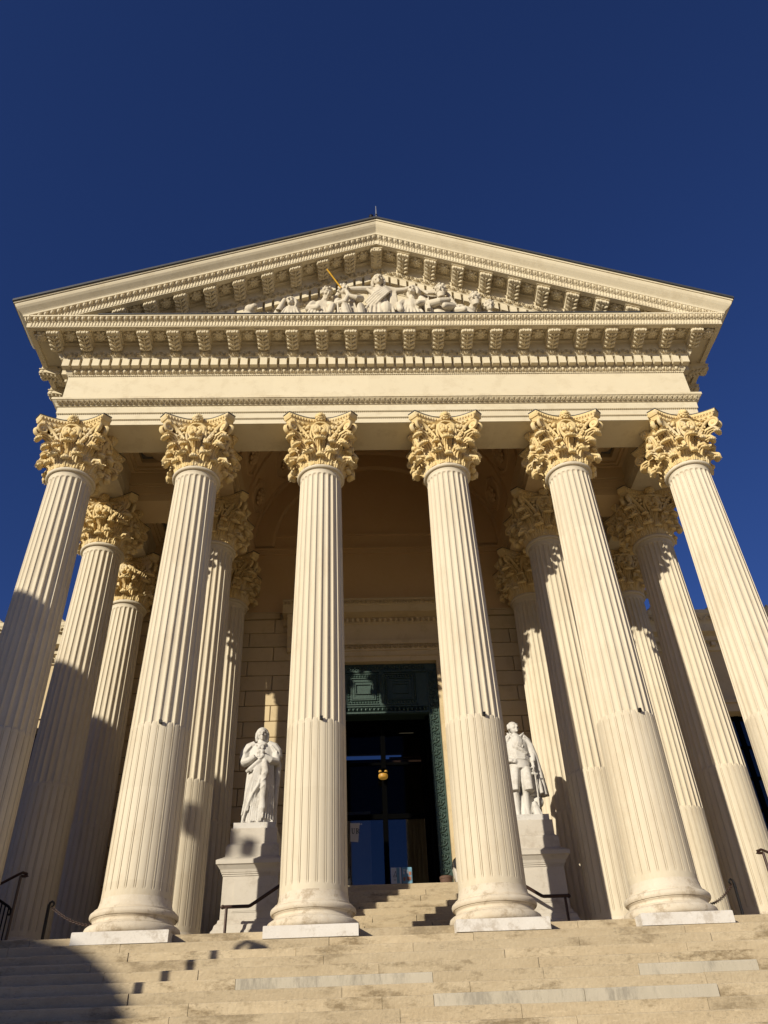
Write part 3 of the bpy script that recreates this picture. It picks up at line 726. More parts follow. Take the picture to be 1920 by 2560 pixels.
# door surround
m = MB()
for s_ in (-1, 1):
    for a, b, y in ((.545, .60, YW-.015), (.6005, .665, YW-.028), (.6655, .735, YW-.040), (.7355, .79, YW-.06)):
        x0, x1 = sorted((s_*a, s_*b)); m.box(x0, x1, y, YW+.12, .55, 2.855+a-.545)
for a, b, y in ((2.855, 2.905, YW-.015), (2.9055, 2.962, YW-.028), (2.9625, 3.02, YW-.040), (3.0205, 3.065, YW-.06)):
    m.box(-.545-(a-2.855)-.055, .545+(a-2.855)+.055, y+.0005, YW+.12, a, b)
m.box(-.79, .79, YW-.03, YW+.05, 3.0655, 3.262)
DS = build("door_surround", m, 'ashlar', CH)
m = MB().prism([(YW+.05, 3.262), (YW-.035, 3.262), (YW-.05, 3.275), (YW-.062, 3.30), (YW-.065, 3.318), (YW-.17, 3.330), (YW-.19, 3.395), (YW-.20, 3.40), (YW-.205, 3.418), (YW-.225, 3.445), (YW-.225, 3.458), (YW+.05, 3.47)], 'x', -.975, .975)
build("door_cornice", m, 'ashlar', CH)
m = MB()
for s_ in (-1, 1):
    x0, x1 = sorted((s_*.80, s_*.93)); m.prism([(YW+.04, 3.325), (YW-.165, 3.325), (YW-.165, 3.29), (YW-.12, 3.24), (YW-.07, 3.12), (YW-.06, 3.0), (YW-.03, 2.97), (YW+.04, 2.97)], 'x', x0, x1)
build("console", m, 'ashlar', CH)
m = MB(); mb2 = MB()
for k in range(-15, 16):
    m.merge(EGG, lambda p: (k*.055+p[0]*.055, YW-.052-.012*p[1]-p[2]*.022, 3.272+p[1]*.046))
for k in range(-21, 22):
    m.merge(PAL, lambda p: (k*.045+p[0]*.045, YW-.206-.018*p[1]-p[2]*.010, 3.402+p[1]*.040))
for k in range(-14, 15):
    m.merge(PAL, lambda p: (k*.05+p[0]*.05, YW-.041-.018*p[1]-p[2]*.012, 2.975+p[1]*.044))
for k in range(-29, 30):
    m.merge(BEAD, lambda p: (k*.02+p[0]*.02, YW-.029-p[2]*.016, 2.912+p[1]*.012))
for s_ in (-1, 1):
    for k in range(110): m.merge(BEAD, lambda p: (s_*.609+p[1]*.012, YW-.029-p[2]*.016, .70+k*.02+p[0]*.02))
build("door_carving", m, 'ashlar', CH, kind='stuff')
# bronze frame inside the stone surround
YZ = YW+.05
m = MB()
for s_ in (-1, 1):
    x0, x1 = sorted((s_*.44, s_*.544)); m.box(x0, x1, YZ, YZ+.14, .66, 2.853)
m.box(-.44, .44, YZ, YZ+.14, 2.325, 2.853)
BF = build("bronze_frame", m, 'bronze', CH)
m = MB()
for s_ in (-1, 1):
    m.box(min(s_*.528, s_*.542), max(s_*.528, s_*.542), YZ-.012, YZ, .80, 2.80); m.box(min(s_*.444, s_*.456), max(s_*.444, s_*.456), YZ-.010, YZ, .80, 2.80); m.box(min(s_*.442, s_*.543), max(s_*.442, s_*.543), YZ-.018, YZ, .66, .80)
    n_ = 34
    for k in range(n_):                    # arabesque scrolls up the jamb
        z = .85+k*.0575; sg = 1 if k % 2 else -1; cx = s_*.492
        m.tube([(cx+sg*a, YZ-.006, z+b) for a, b in ((-.028, -.03), (.004, -.022), (.022, 0), (.012, .018), (-.008, .014), (-.010, 0), (0, -.006))], [.005, .0055, .0055, .005, .0045, .004, .004], 5)
        m.ball((cx+sg*.002, YZ-.006, z+.003), (.006, .008, .006), 6, 4); m.ball((cx-sg*.024, YZ-.004, z+.012), (.010, .008, .016), 6, 4); m.ball((cx+sg*.028, YZ-.004, z+.030), (.008, .007, .012), 6, 4)
build("arabesque", m, 'bronze', BF, smooth=50)
for s_ in (-1, 1):
    cx = s_*.182; m = MB(); cz = 2.585
    def fr(hx, hz, t, y): 
        m.box(cx-hx, cx+hx, y, YZ, cz+hz-t, cz+hz); m.box(cx-hx, cx+hx, y, YZ, cz-hz, cz-hz+t); m.box(cx-hx, cx-hx+t, y, YZ, cz-hz+t, cz+hz-t); m.box(cx+hx-t, cx+hx, y, YZ, cz-hz+t, cz+hz-t)
    fr(.165, .165, .012, YZ-.012); fr(.122, .118, .010, YZ-.016); fr(.106, .10, .022, YZ-.008); fr(.075, .052, .006, YZ-.013)
    for k in range(-5, 6):
        for t in (-1, 1): m.ball((cx+k*.027, YZ-.004, cz+t*.137), (.011, .012, .013), 7, 5)
    for k in range(-4, 5):
        for t in (-1, 1): m.ball((cx+t*.140, YZ-.004, cz+k*.027), (.011, .012, .012), 7, 5)
    build("panel", m, 'bronze', BF, smooth=40)
m = MB()
for k in range(-10, 11):
    m.merge(EGG, lambda p: (k*.04+p[0]*.04, YZ-.004-p[2]*.020, 2.352+p[1]*.042))
m.box(-.44, .44, YZ-.014, YZ, 2.397, 2.408); m.box(-.44, .44, YZ-.016, YZ, 2.331, 2.347); m.box(-.44, .44, YZ-.02, YZ, 2.757, 2.772); m.box(-.02, .02, YZ-.018, YZ, 2.41, 2.755)
for k in range(-16, 17):
    m.ball((k*.026, YZ-.004, 2.812+.010*(k % 2)), (.013, .012, .014), 6, 5); m.ball((k*.026+.012, YZ-.003, 2.796), (.007, .010, .009), 5, 4); m.ball((k*.026+.01, YZ-.003, 2.834), (.007, .010, .008), 5, 4)
m.tube([(0, YZ-.02, 2.72), (.008, YZ-.03, 2.66), (-.006, YZ-.03, 2.58), (.008, YZ-.028, 2.50), (0, YZ-.02, 2.44)], [.014, .02, .016, .02, .012], 7)
build("transom_carving", m, 'bronze', BF, smooth=45)
# dark glazed doors set deeper
YD = YW+.32
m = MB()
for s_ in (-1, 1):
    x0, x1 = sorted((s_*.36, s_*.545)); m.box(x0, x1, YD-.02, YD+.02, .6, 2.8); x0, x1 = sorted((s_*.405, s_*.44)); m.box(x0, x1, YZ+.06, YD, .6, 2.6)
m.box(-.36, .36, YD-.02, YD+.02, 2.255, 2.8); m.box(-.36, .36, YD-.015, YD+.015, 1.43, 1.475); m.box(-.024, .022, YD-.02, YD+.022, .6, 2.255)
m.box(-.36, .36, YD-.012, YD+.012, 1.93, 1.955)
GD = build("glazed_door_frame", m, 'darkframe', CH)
for x0, x1 in ((-.36, -.024), (.022, .36)):
    for z0, z1 in ((.66, 1.43), (1.475, 1.93), (1.955, 2.255)):
        build("pane", MB().box(x0, x1, YD-.003, YD+.003, z0, z1), 'glass' if z0 < 1 else 'glass_upper', GD)
# vestibule
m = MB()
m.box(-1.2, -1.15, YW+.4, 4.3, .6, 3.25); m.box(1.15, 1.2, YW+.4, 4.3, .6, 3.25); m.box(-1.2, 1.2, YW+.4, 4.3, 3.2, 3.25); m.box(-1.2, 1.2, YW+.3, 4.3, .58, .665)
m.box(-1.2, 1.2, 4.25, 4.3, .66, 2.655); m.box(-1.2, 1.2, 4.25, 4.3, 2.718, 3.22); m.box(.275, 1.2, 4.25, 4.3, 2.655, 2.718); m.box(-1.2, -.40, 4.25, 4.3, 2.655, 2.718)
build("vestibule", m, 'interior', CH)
build("vestibule_beam", MB().box(.068, .44, 2.78, 2.84, 2.062, 2.092).box(.068, .44, 2.78, 2.84, 2.098, 2.118), 'wood', CH)
# main block and side wings
m = MB()
for s_ in (-1, 1):
    x0, x1 = sorted((s_*2.40, s_*2.685)); m.box(x0, x1, YW+.41, 4.19, -1.3, 4.78)
build("main_block", m, 'ashlar', CH)
for s_ in (-1, 1):
    def bx(a, b, y0, y1, z0, z1, mb): x0, x1 = sorted((s_*a, s_*b)); mb.box(x0, x1, y0, y1, z0, z1)
    m = MB(); wx0, wx1 = 3.10, 3.72
    bx(2.70, wx0, YW+.01, YW+.4, -1.3, 2.95, m); bx(wx1, 7.5, YW+.01, YW+.4, -1.3, 2.95, m); bx(wx0, wx1, YW+.01, YW+.4, 2.235, 2.95, m); bx(wx0, wx1, YW+.01, YW+.4, -1.3, .75, m)
    W = build("wing_wall", m, 'ashlar', CH)
    m = MB(); pr = [(YW+.1, 2.90), (YW-.01, 2.90), (YW-.02, 2.93), (YW-.025, 2.97), (YW-.07, 2.98), (YW-.07, 3.03), (YW-.15, 3.045), (YW-.16, 3.115), (YW-.165, 3.13), (YW-.18, 3.17), (YW-.215, 3.215), (YW-.22, 3.252), (YW+.1, 3.26)]
    x0, x1 = sorted((s_*2.70, s_*7.5)); m.prism(pr, 'x', x0, x1)
    wc = build("wing_cornice", m, 'carve', CH)
    m = MB()
    for k in range(44):
        x = s_*(2.75+.1*k)
        m.box(x-.022, x+.022, YW-.066, YW-.02, 2.931, 2.968)
        if k % 2 == 0:
            for t in (-1, 1):
                m.tube([(x+t*a, YW-.19-.25*(b), 3.135+b) for a, b in ((.095, .01), (.07, .045), (.035, .06), (.015, .045), (.02, .02), (.04, .018), (.05, .03))], .007, 5)
            m.ball((x, YW-.195, 3.175), (.022, .02, .03), 7, 5); m.ball((x, YW-.20, 3.262), (.045, .022, .024), 8, 5); m.ball((x, YW-.20, 3.285), (.016, .016, .02), 6, 5)
    build("wing_cornice_carving", m, 'carve', CH, smooth=50, kind='stuff')
    build("window_lintel", MB().box(min(s_*(wx0-.08), s_*(wx1+.08)), max(s_*(wx0-.08), s_*(wx1+.08)), YW-.03, YW+.008, 2.237, 2.32).box(min(s_*(wx0-.1), s_*(wx1+.1)), max(s_*(wx0-.1), s_*(wx1+.1)), YW-.05, YW+.008, 2.32, 2.35), 'ashlar', CH)
    m = MB(); yw = YW+.10
    for a, b in ((wx0, wx0+.03), (wx1-.03, wx1), ((wx0+wx1)/2-.02, (wx0+wx1)/2+.02)): bx(a, b, yw-.02, yw+.02, .75, 2.235, m)
    for z in (.75, 1.04, 1.33, 1.62, 1.91, 2.205): bx(wx0+.031, wx1-.031, yw-.016, yw+.016, z, z+.026, m)
    wf = build("window_frame", m, 'darkframe', CH)
    for a, b in ((wx0+.03, (wx0+wx1)/2-.02), ((wx0+wx1)/2+.02, wx1-.03)):
        for z in (.776, 1.066, 1.356, 1.646, 1.936):
            m = MB(); bx(a, b, yw-.003, yw+.003, z, z+.264 if z < 1.9 else z+.269, m); build("pane", m, 'winglass', wf)
    m = MB(); bx(wx0-.3, wx1+.3, YW+.45, YW+.5, .5, 2.5, m); build("window_back_wall", m, 'interior', CH)
# ------------------------------------------------------------------ sculpture
def sculpt(name, m, mat, vox, label, cat, group=None, loc=(0, 0, 0), smooth=3, tf=None):
    """melt overlapping volumes into one continuous carved body"""
    if tf: m.v = [tf(p) for p in m.v]
    me = bpy.data.meshes.new("raw"); me.from_pydata([tuple(c*K for c in p) for p in m.v], [], m.f); me.update()
    t = bpy.data.objects.new("raw", me); COL.objects.link(t)
    a = t.modifiers.new("r", 'REMESH'); a.mode = 'VOXEL'; a.voxel_size = vox
    b = t.modifiers.new("s", 'SMOOTH'); b.factor = .5; b.iterations = smooth
    dg = bpy.context.evaluated_depsgraph_get(); dg.update()
    me2 = bpy.data.meshes.new_from_object(t.evaluated_get(dg)); me2.name = name
    bpy.data.objects.remove(t); bpy.data.meshes.remove(me)
    me2.materials.clear(); me2.materials.append(MAT[mat])
    for p in me2.polygons: p.use_smooth = True
    o = link(name, me2, None, loc); ORG[o.name] = Vector(loc); tag(o, label, cat, group, 'thing'); return o
def loft(m, levels, n=40, waves=()):
    """closed stack of ovals (z, cx, cy, rx, ry, foldiness)"""
    P = []
    for z, cx, cy, rx, ry, w in levels:
        row = []
        for i in range(n):
            t = 2*PI*i/n; f = 1.0
            for kk, amp, ph, tw in waves: f += amp*w*math.sin(kk*t+ph+tw*z)
            row.append((cx+rx*f*math.cos(t), cy+ry*f*math.sin(t), z))
        P.append(row)
    o = len(m.v); m.grid(P, cv=True); m.f.append(tuple(o+i for i in reversed(range(n)))); e = o+(len(P)-1)*n; m.f.append(tuple(e+i for i in range(n)))
def limb(m, path, r, n=8, **k):
    m.tube(path, r, n, **k); rs = r if isinstance(r, (list, tuple)) else [r]*len(path)
    m.ball(path[0], rs[0]*.98, 8, 6); m.ball(path[-1], rs[-1]*.98, 8, 6)
def hand(m, c, d, u, s=1.0):
    """palm, four bent fingers and a thumb; d = finger direction, u = back-of-hand direction"""
    c, d, u = Vector(c), Vector(d).normalized(), Vector(u).normalized(); r = d.cross(u).normalized()
    m.ball(tuple(c), (.020*s, .018*s, .016*s), 8, 6)
    for k, l in enumerate((.036, .042, .040, .030)):
        o = c+r*(.0105*(k-1.5))*s+d*.012*s
        m.tube([tuple(o), tuple(o+d*l*.5*s+u*.003*s), tuple(o+d*l*.85*s-u*.008*s), tuple(o+d*l*s-u*.020*s)], [.0058*s, .0058*s, .0052*s, .0045*s], 6)
    m.tube([tuple(c-r*.018*s), tuple(c-r*.030*s+d*.014*s), tuple(c-r*.028*s+d*.032*s-u*.006*s)], [.0065*s, .006*s, .005*s], 6)
def head(m, c, s=1.0, yaw=0.0, tilt=0.0, beard=False, hair='long'):
    h = MB()
    h.ball((0, 0, .004), (.043, .052, .060), 16, 12); h.ball((0, -.012, -.030), (.034, .038, .036), 12, 8)
    h.ball((0, -.048, -.058), (.013, .012, .010), 8, 6)                                     # chin
    h.tube([(0, -.052, .018), (0, -.062, -.002), (0, -.068, -.014), (0, -.056, -.018)], [.006, .0075, .010, .007], 7)   # nose
    for q in (-1, 1):
        h.tube([(q*.006, -.052, .020), (q*.019, -.051, .024), (q*.033, -.042, .017)], [.006, .0065, .005], 6)           # brow
        h.ball((q*.018, -.047, .008), (.008, .006, .0055), 8, 6); h.ball((q*.026, -.042, -.016), (.012, .010, .012), 8, 6)
        h.ball((q*.044, .004, -.004), (.006, .011, .017), 8, 6)
    h.tube([(-.015, -.049, -.034), (0, -.055, -.032), (.015, -.049, -.034)], [.004, .005, .004], 6); h.tube([(-.012, -.049, -.041), (0, -.054, -.042), (.012, -.049, -.041)], [.004, .006, .004], 6)
    if hair == 'long':
        h.ball((0, .012, .030), (.049, .052, .042), 14, 9)
        for q in (-1, 1):
            for k in range(4): h.tube([(q*(.026+.005*k), -.008+.016*k, .052), (q*(.050+.003*k), -.004+.016*k, .012), (q*(.056), .000+.016*k, -.038), (q*(.047+.004*(k % 2)), .002+.014*k, -.074)], [.012, .014, .017, .012], 7)
        h.ball((0, .045, -.03), (.045, .025, .05), 10, 8)
    elif hair == 'tied':
        h.ball((0, .014, .026), (.049, .050, .046), 14, 9)
        for q in (-1, 1):
            for k in range(3): h.tube([(q*.044, .0, .030-.018*k), (q*.056, .012, .026-.018*k), (q*.050, .030, .022-.018*k)], [.010, .013, .010], 6)
        h.tube([(0, .05, 0), (0, .06, -.05), (0, .05, -.09)], [.022, .02, .012], 8)
    else:
        for k in range(26):
            a = k*2.4; zz = .062-.085*(k/26); rr = .05*math.sqrt(max(.05, 1-((zz-.0)/.072)**2))
            if -math.sin(a) * 1 > .55 and zz < .035: continue
            h.ball((rr*math.cos(a), .006+rr*1.05*math.sin(a), zz+.006), (.016, .016, .015), 6, 5)
    if beard:
        for k in range(9):
            a = R(-150+15*k*1.0); h.tube([(.036*math.cos(a), -.012+.036*math.sin(a), -.036), (.030*math.cos(a), -.03+.03*math.sin(a), -.085)], [.013, .008], 6)
    E = Matrix.Rotation(yaw, 3, 'Z') @ Matrix.Rotation(tilt, 3, 'X')
    m.merge(h, lambda p: tuple(Vector(c)+E @ (Vector(p)*s)))
HS = .787
# robed statue on the left pedestal
m = MB()
loft(m, [(0, -.004, 0, .148, .110, 1), (.03, -.004, 0, .150, .113, 1), (.12, -.002, 0, .144, .110, 1), (.25, 0, 0, .138, .108, .9), (.38, 0, 0, .133, .104, .8), (.48, 0, 0, .128, .098, .7), (.58, 0, 0, .125, .098, .5), (.66, 0, .005, .134, .096, .4), (.73, 0, .008, .136, .090, .3), (.785, 0, .01, .118, .076, .1), (.815, 0, .01, .085, .062, 0), (.84, 0, .005, .045, .045, 0), (.87, 0, 0, .036, .038, 0)], 64,
     ((11, .045, .4, 2.0), (17, .025, 1.1, -3.0), (5, .03, 2.0, 1.0)))
head(m, (0, -.018, .925), 1.0, R(6), R(8))
m.tube([(-.05, -.03, .815), (-.034, -.078, .792), (0, -.090, .778), (.034, -.078, .792), (.05, -.03, .815)], [.012, .014, .014, .014, .012], 8)
m.ball((-.018, -.090, .760), (.018, .009, .024), 8, 6); m.ball((.018, -.090, .760), (.018, .009, .024), 8, 6)
for q in (-1, 1):      # shoulder cape and sleeves
    m.tube([(q*.06, 0, .82), (q*.12, 0, .785), (q*.155, -.005, .73), (q*.168, -.01, .67)], [.045, .056, .058, .048], 10)
    m.tube([(q*.150, -.02, .70), (q*.155, -.05, .618), (q*.105, -.10, .622), (q*.045, -.124, .655)], [.046, .047, .038, .024], 10)
    for k in range(4): m.tube([(q*(.10+.02*k), -.06-.004*k, .79-.02*k), (q*(.15+.006*k), -.06, .73-.025*k), (q*(.160-.01*k), -.075, .66-.004*k)], [.006, .009, .006], 6)
hand(m, (-.010, -.140, .688), (.8, -.1, .25), (0, -1, .3), 1.15); hand(m, (.030, -.140, .655), (-.8, -.1, .18), (0, -1, .2), 1.15)
m.tube([(.026, -.122, .635), (-.03, -.122, .585), (-.09, -.108, .535), (-.125, -.075, .52)], [.020, .022, .022, .018], 8)
m.tube([(.020, -.118, .65), (-.03, -.116, .57), (-.085, -.104, .51)], [.014, .017, .014], 8)
for x1, z1, rr in ((-.142, .10, .013), (-.118, .06, .012), (-.088, .13, .013), (-.055, .20, .012), (-.025, .26, .012), (.0, .34, .011)):
    m.tube([(.024, -.116, .63), (.35*x1+.012, -.128, .52), (.72*x1+.004, -.122, .34), (x1, -.112 if x1 > -.1 else -.075, z1)], [.008, rr, rr*1.15, rr*.8], 7)
m.tube([(-.135, -.09, .02), (-.10, -.112, .16), (-.045, -.128, .29), (.005, -.136, .37), (.022, -.134, .46)], [.012, .014, .014, .013, .010], 7)
m.tube([(.040, -.120, .64), (.052, -.126, .60), (.066, -.124, .50), (.046, -.126, .43), (.056, -.124, .36), (.048, -.124, .24), (.056, -.122, .15), (.05, -.12, .11)], [.014, .022, .030, .026, .028, .026, .028, .012], 10, flat=1.2)
for z in (.47, .41, .35): m.tube([(.075, -.140, z+.03), (.05, -.150, z), (.026, -.140, z-.025)], [.008, .010, .006], 6)
for k in range(5): m.tube([(.055+.018*k, -.118+.014*k, .66), (.075+.016*k, -.120+.018*k, .40), (.06+.022*k, -.122+.022*k, .06)], [.007, .011, .010], 6)
for k in range(6): m.tube([(-.045+.017*k, -.112, .27-.01*k), (-.06+.020*k, -.118, .12), (-.065+.022*k, -.122, .03)], [.006, .010, .011], 6)
for x in (-.112, -.045, .03): m.tube([(x+.01, -.09, .012), (x-.005, -.135, .014), (x-.012, -.160, .010)], [.022, .022, .012], 8)
m.tube([(.155, .0, .69), (.172, .01, .60), (.165, .03, .50), (.15, .05, .2), (.15, .05, 0)], [.030, .036, .034, .03, .034], 8)
m.ball((.125, .075, .07), (.055, .05, .11), 10, 8); m.tube([(.14, -.06, .05), (.155, -.085, .03), (.15, -.11, .012)], [.012, .012, .01], 6)
sculpt("statue", m, 'marble', .0125, "white marble statue of a long-haired robed man, hands clasped at his chest", "statue", "statues flanking the door", (-1.007, 1.213, 1.0005), 2, lambda p: (p[0]*HS, p[1]*HS, p[2]*HS))
# statue in coat and cape on the right pedestal
m = MB()
loft(m, [(.49, 0, 0, .104, .075, .4), (.55, 0, 0, .106, .078, .4), (.60, .005, -.004, .108, .080, .6), (.65, .0, -.004, .106, .078, .6), (.70, -.002, -.002, .108, .078, .2), (.76, -.004, 0, .112, .076, 0), (.80, -.004, .004, .100, .066, 0), (.83, -.006, .006, .060, .052, 0), (.86, -.006, .004, .040, .042, 0)], 48, ((13, .02, 0, 30), (3, .015, 1, 4)))
for k in range(5): m.tube([(-.10, -.035, .575+.018*k), (-.03, -.080, .585+.018*k), (.05, -.078, .580+.020*k), (.108, -.03, .570+.020*k)], [.006, .009, .009, .006], 6)
loft(m, [(.50, -.055, -.015, .058, .062, .3), (.42, -.066, -.02, .056, .062, .6), (.34, -.078, -.022, .052, .064, .8), (.272, -.085, -.024, .048, .066, 1)], 30, ((5, .08, .5, 2),))
loft(m, [(.50, .055, -.015, .056, .062, .3), (.42, .056, -.022, .056, .064, .6), (.34, .056, -.026, .056, .066, .8), (.270, .056, -.028, .056, .068, 1)], 30, ((5, .06, .8, 2),))
loft(m, [(.56, 0, .05, .10, .035, .3), (.40, 0, .06, .115, .035, .8), (.20, .005, .07, .125, .035, 1)], 30, ((9, .06, .2, 2),))
for q, x in ((-1, -.075), (1, .022)):
    m.tube([(x+.012, 0, .48), (x+.006, -.012, .36), (x, -.016, .275), (x-.002, .004, .18), (x-.002, .010, .10), (x, .006, .035)], [.055, .046, .034, .035, .028, .021], 10)
    m.tube([(x-.03, -.012, .262), (x, -.046, .26), (x+.03, -.012, .262)], [.007, .008, .007], 6)
    m.tube([(x, .02, .018), (x+.002, -.03, .020), (x+.004, -.072, .014)], [.022, .023, .016], 8)
head(m, (-.012, -.016, .925), 1.0, R(26), R(-6), hair='tied')
for k in range(7): m.tube([(-.045+.015*k, -.05-.03*math.cos((k-3)*.5), .822), (-.048+.0155*k, -.062-.022*math.cos((k-3)*.4), .77), (-.038+.0125*k, -.070-.018*math.cos((k-3)*.4), .712-.006*abs(k-3))], [.0055, .0075, .004], 6)
for q in (-1, 1):      # standing collar, lapels and epaulette ruff
    m.tube([(q*.034, -.02, .822), (q*.062, -.022, .845), (q*.088, -.02, .872)], [.016, .014, .006], 7, flat=1.4)
    m.tube([(q*.05, .0, .85), (q*.085, -.01, .835), (q*.118, -.02, .80)], [.022, .02, .016], 8)
    for k in range(5): m.ball((q*(.078+.011*k), -.052+.006*k, .815-.016*k), (.015, .012, .014), 6, 5)
for k in range(9): a = PI*k/8; m.ball((.055*math.cos(a)-.004, -.082-.012*math.sin(a), .715-.045*math.sin(a)), (.0055, .006, .0055), 6, 4)
m.tube([(-.02, -.092, .70), (.03, -.090, .665), (.08, -.072, .63)], [.016, .017, .014], 7)
m.tube([(.105, .0, .795), (.135, .002, .72), (.146, .0, .645), (.138, -.030, .575), (.128, -.050, .520)], [.042, .040, .035, .028, .020], 10)
hand(m, (.126, -.058, .500), (.05, -.3, -1), (.8, -.5, 0), 1.15)
m.tube([(.128, -.066, .545), (.130, -.066, .42)], [.009, .007], 7); m.tube([(.100, -.066, .425), (.160, -.066, .430)], [.008, .008], 6); m.ball((.128, -.066, .555), .013, 8, 6)
m.tube([(.131, -.062, .42), (.136, -.03, .25), (.140, .02, .06)], [.010, .010, .008], 7)
m.tube([(-.105, 0, .795), (-.150, .005, .715), (-.165, .0, .64), (-.13, -.04, .585), (-.095, -.065, .565)], [.042, .038, .034, .028, .02], 10); hand(m, (-.085, -.075, .560), (1, -.2, -.2), (0, -1, .3), 1.1)
loft(m, [(.82, .03, .035, .09, .035, 0), (.76, .05, .045, .115, .045, .3), (.66, .075, .055, .125, .050, .6), (.50, .10, .062, .128, .052, .8), (.36, .118, .066, .128, .054, 1), (.245, .128, .068, .130, .056, 1)], 44, ((11, .07, .6, 3), (6, .05, 1.0, 2)))
m.tube([(.10, -.035, .80), (.140, -.025, .73), (.170, .0, .64), (.195, .02, .50), (.212, .03, .36), (.222, .03, .245)], [.020, .026, .028, .028, .026, .026], 8)
m.tube([(.165, .0, .44), (.178, -.01, .34), (.182, -.012, .25)], [.016, .020, .020], 7)
m.ball((.15, .05, .19), (.05, .045, .06), 9, 7); m.tube([(.10, .02, .18), (.10, -.01, .10), (.115, -.03, 0)], [.02, .035, .05], 9); m.tube([(.02, .06, .25), (.0, .06, 0)], [.07, .08], 10)
for k in range(5): m.tube([(.085+.008*k, -.03, .13), (.075+.02*k, -.055, .01)], [.006, .009], 6)
sculpt("statue", m, 'marble', .0125, "white marble statue of a man in knee breeches, long coat and cape with sword hilt", "statue", "statues flanking the door", (1.025, 1.213, 1.0005), 2, lambda p: (p[0]*HS, p[1]*HS, p[2]*HS))
# pedestals
for s_, lab in ((-1, "tall pale marble pedestal under the robed long-haired statue"), (1, "tall pale marble pedestal under the statue in coat and cape")):
    cx, cy = s_*1.007, 1.213
    pd = empty("pedestal", (cx, cy, RISE), lab, "pedestal", "statue pedestals flanking the door")
    def stack(name, levels, mat='pedestal'):
        P = [[(cx+sx*h, cy+sy*h, z) for sx, sy in ((-1, -1), (1, -1), (1, 1), (-1, 1))] for z, h in levels]
        m = MB().grid(P, cv=True); n = len(m.v); m.f.append((n-4, n-3, n-2, n-1)); m.f.append((3, 2, 1, 0)); return build(name, m, mat, pd)
    stack("plinth", [(RISE, .245), (.245, .245), (.27, .24), (.285, .228), (.31, .222), (.325, .206), (.345, .202), (.348, .196)])
    stack("die", [(.348, .192), (.625, .192)])
    stack("cap", [(.625, .197), (.636, .197), (.637, .203), (.645, .203), (.647, .207), (.665, .213), (.69, .232), (.696, .242), (.722, .243), (.726, .238), (.745, .205), (.752, .196)])
    stack("block", [(.752, .190), (.824, .190), (.826, .186), (.838, .184), (.846, .172), (.850, .168), (.955, .168)])
    stack("slab", [(.955, .153), (1.0, .153)], 'marble')
    build("plaque", MB().box(cx-.11, cx+.11, cy-.198, cy-.1925, .40, .60), 'pedestal', pd)
    build("plaque_edge", MB().box(cx-.118, cx+.118, cy-.1955, cy-.1924, .392, .3995).box(cx-.118, cx+.118, cy-.1955, cy-.1924, .6005, .608), 'pedestal', pd)

# figures of the pediment -------------------------------------------
FG = "carved figures of the pediment"
zb = 4.816
def drape(m, cx, cy, w, top, n=7, dy=.0):
    for k in range(n):
        x = cx-w+2*w*k/(n-1); limb(m, [(cx+(x-cx)*.45, cy-.05, top), (cx+(x-cx)*.8, cy-.085+dy, top-.16), (x, cy-.08+dy, zb)], [.008, .015, .016], 6)
FY = -.285
m = MB()          # centre
head(m, (.015, FY-.03, 5.585), 1.02, 0, R(12), hair='long'); limb(m, [(.015, FY-.01, 5.55), (.015, FY, 5.46)], [.030, .036], 9)
loft(m, [(zb, .01, FY, .17, .10, 1), (5.05, .01, FY, .14, .095, 1), (5.22, .005, FY, .10, .08, .7), (5.33, .01, FY, .092, .07, .6), (5.43, .01, FY, .10, .065, .4), (5.47, .012, FY, .075, .05, 0), (5.49, .012, FY, .03, .03, 0)], 48, ((9, .07, 0, 3), (15, .04, 1, -4)))
limb(m, [(-.06, FY-.02, 5.445), (-.16, FY-.04, 5.43), (-.25, FY-.05, 5.42), (-.325, FY-.05, 5.435)], [.042, .034, .027, .022], 9); limb(m, [(.09, FY-.02, 5.445), (.18, FY-.03, 5.415), (.26, FY-.04, 5.42), (.335, FY-.045, 5.455)], [.042, .034, .026, .022], 9)
m.ball((-.335, FY-.05, 5.435), .024, 8, 6); m.ball((.345, FY-.045, 5.46), .024, 8, 6)
for k in range(5): limb(m, [(-.11+.012*k, FY-.05, 5.44-.02*k), (-.02, FY-.082, 5.33-.016*k), (.08-.01*k, FY-.07, 5.44-.03*k)], [.010, .012, .010], 6)
for k in range(5): limb(m, [(-.115+.014*k, FY-.07, 5.21-.022*k), (-.03+.012*k, FY-.095, 5.305-.024*k), (.06+.010*k, FY-.088, 5.40-.018*k), (.105+.006*k, FY-.05, 5.45-.014*k)], [.010, .0125, .0125, .010], 7)
for k in range(4): limb(m, [(.11+.018*k, FY-.03, 5.44), (.125+.014*k, FY-.05, 5.32), (.12+.02*k, FY-.04, 5.13)], [.014, .016, .013], 6)
drape(m, .01, FY, .15, 5.26)
m.ball((.07, FY-.07, 5.10), (.055, .05, .10), 10, 8)
sculpt("pediment_figure", m, 'relief', .014, "tallest central pediment figure with outstretched arms", "statue", FG)
m = MB()          # left of centre, arms crossed over knees
head(m, (-.315, FY-.06, 5.395), .95, R(35), R(2), hair='curl'); limb(m, [(-.31, FY-.04, 5.35), (-.29, FY-.02, 5.28)], [.03, .036], 8)
loft(m, [(zb, -.27, FY, .14, .09, 1), (5.08, -.28, FY, .12, .085, .8), (5.2, -.285, FY, .10, .075, .4), (5.28, -.285, FY, .09, .06, .2), (5.32, -.29, FY, .04, .035, 0)], 36, ((9, .06, 0, 3),))
limb(m, [(-.37, FY-.03, 5.27), (-.38, FY-.07, 5.17), (-.30, FY-.11, 5.16), (-.27, FY-.12, 5.25), (-.29, FY-.11, 5.31)], [.034, .034, .028, .022, .02], 9)
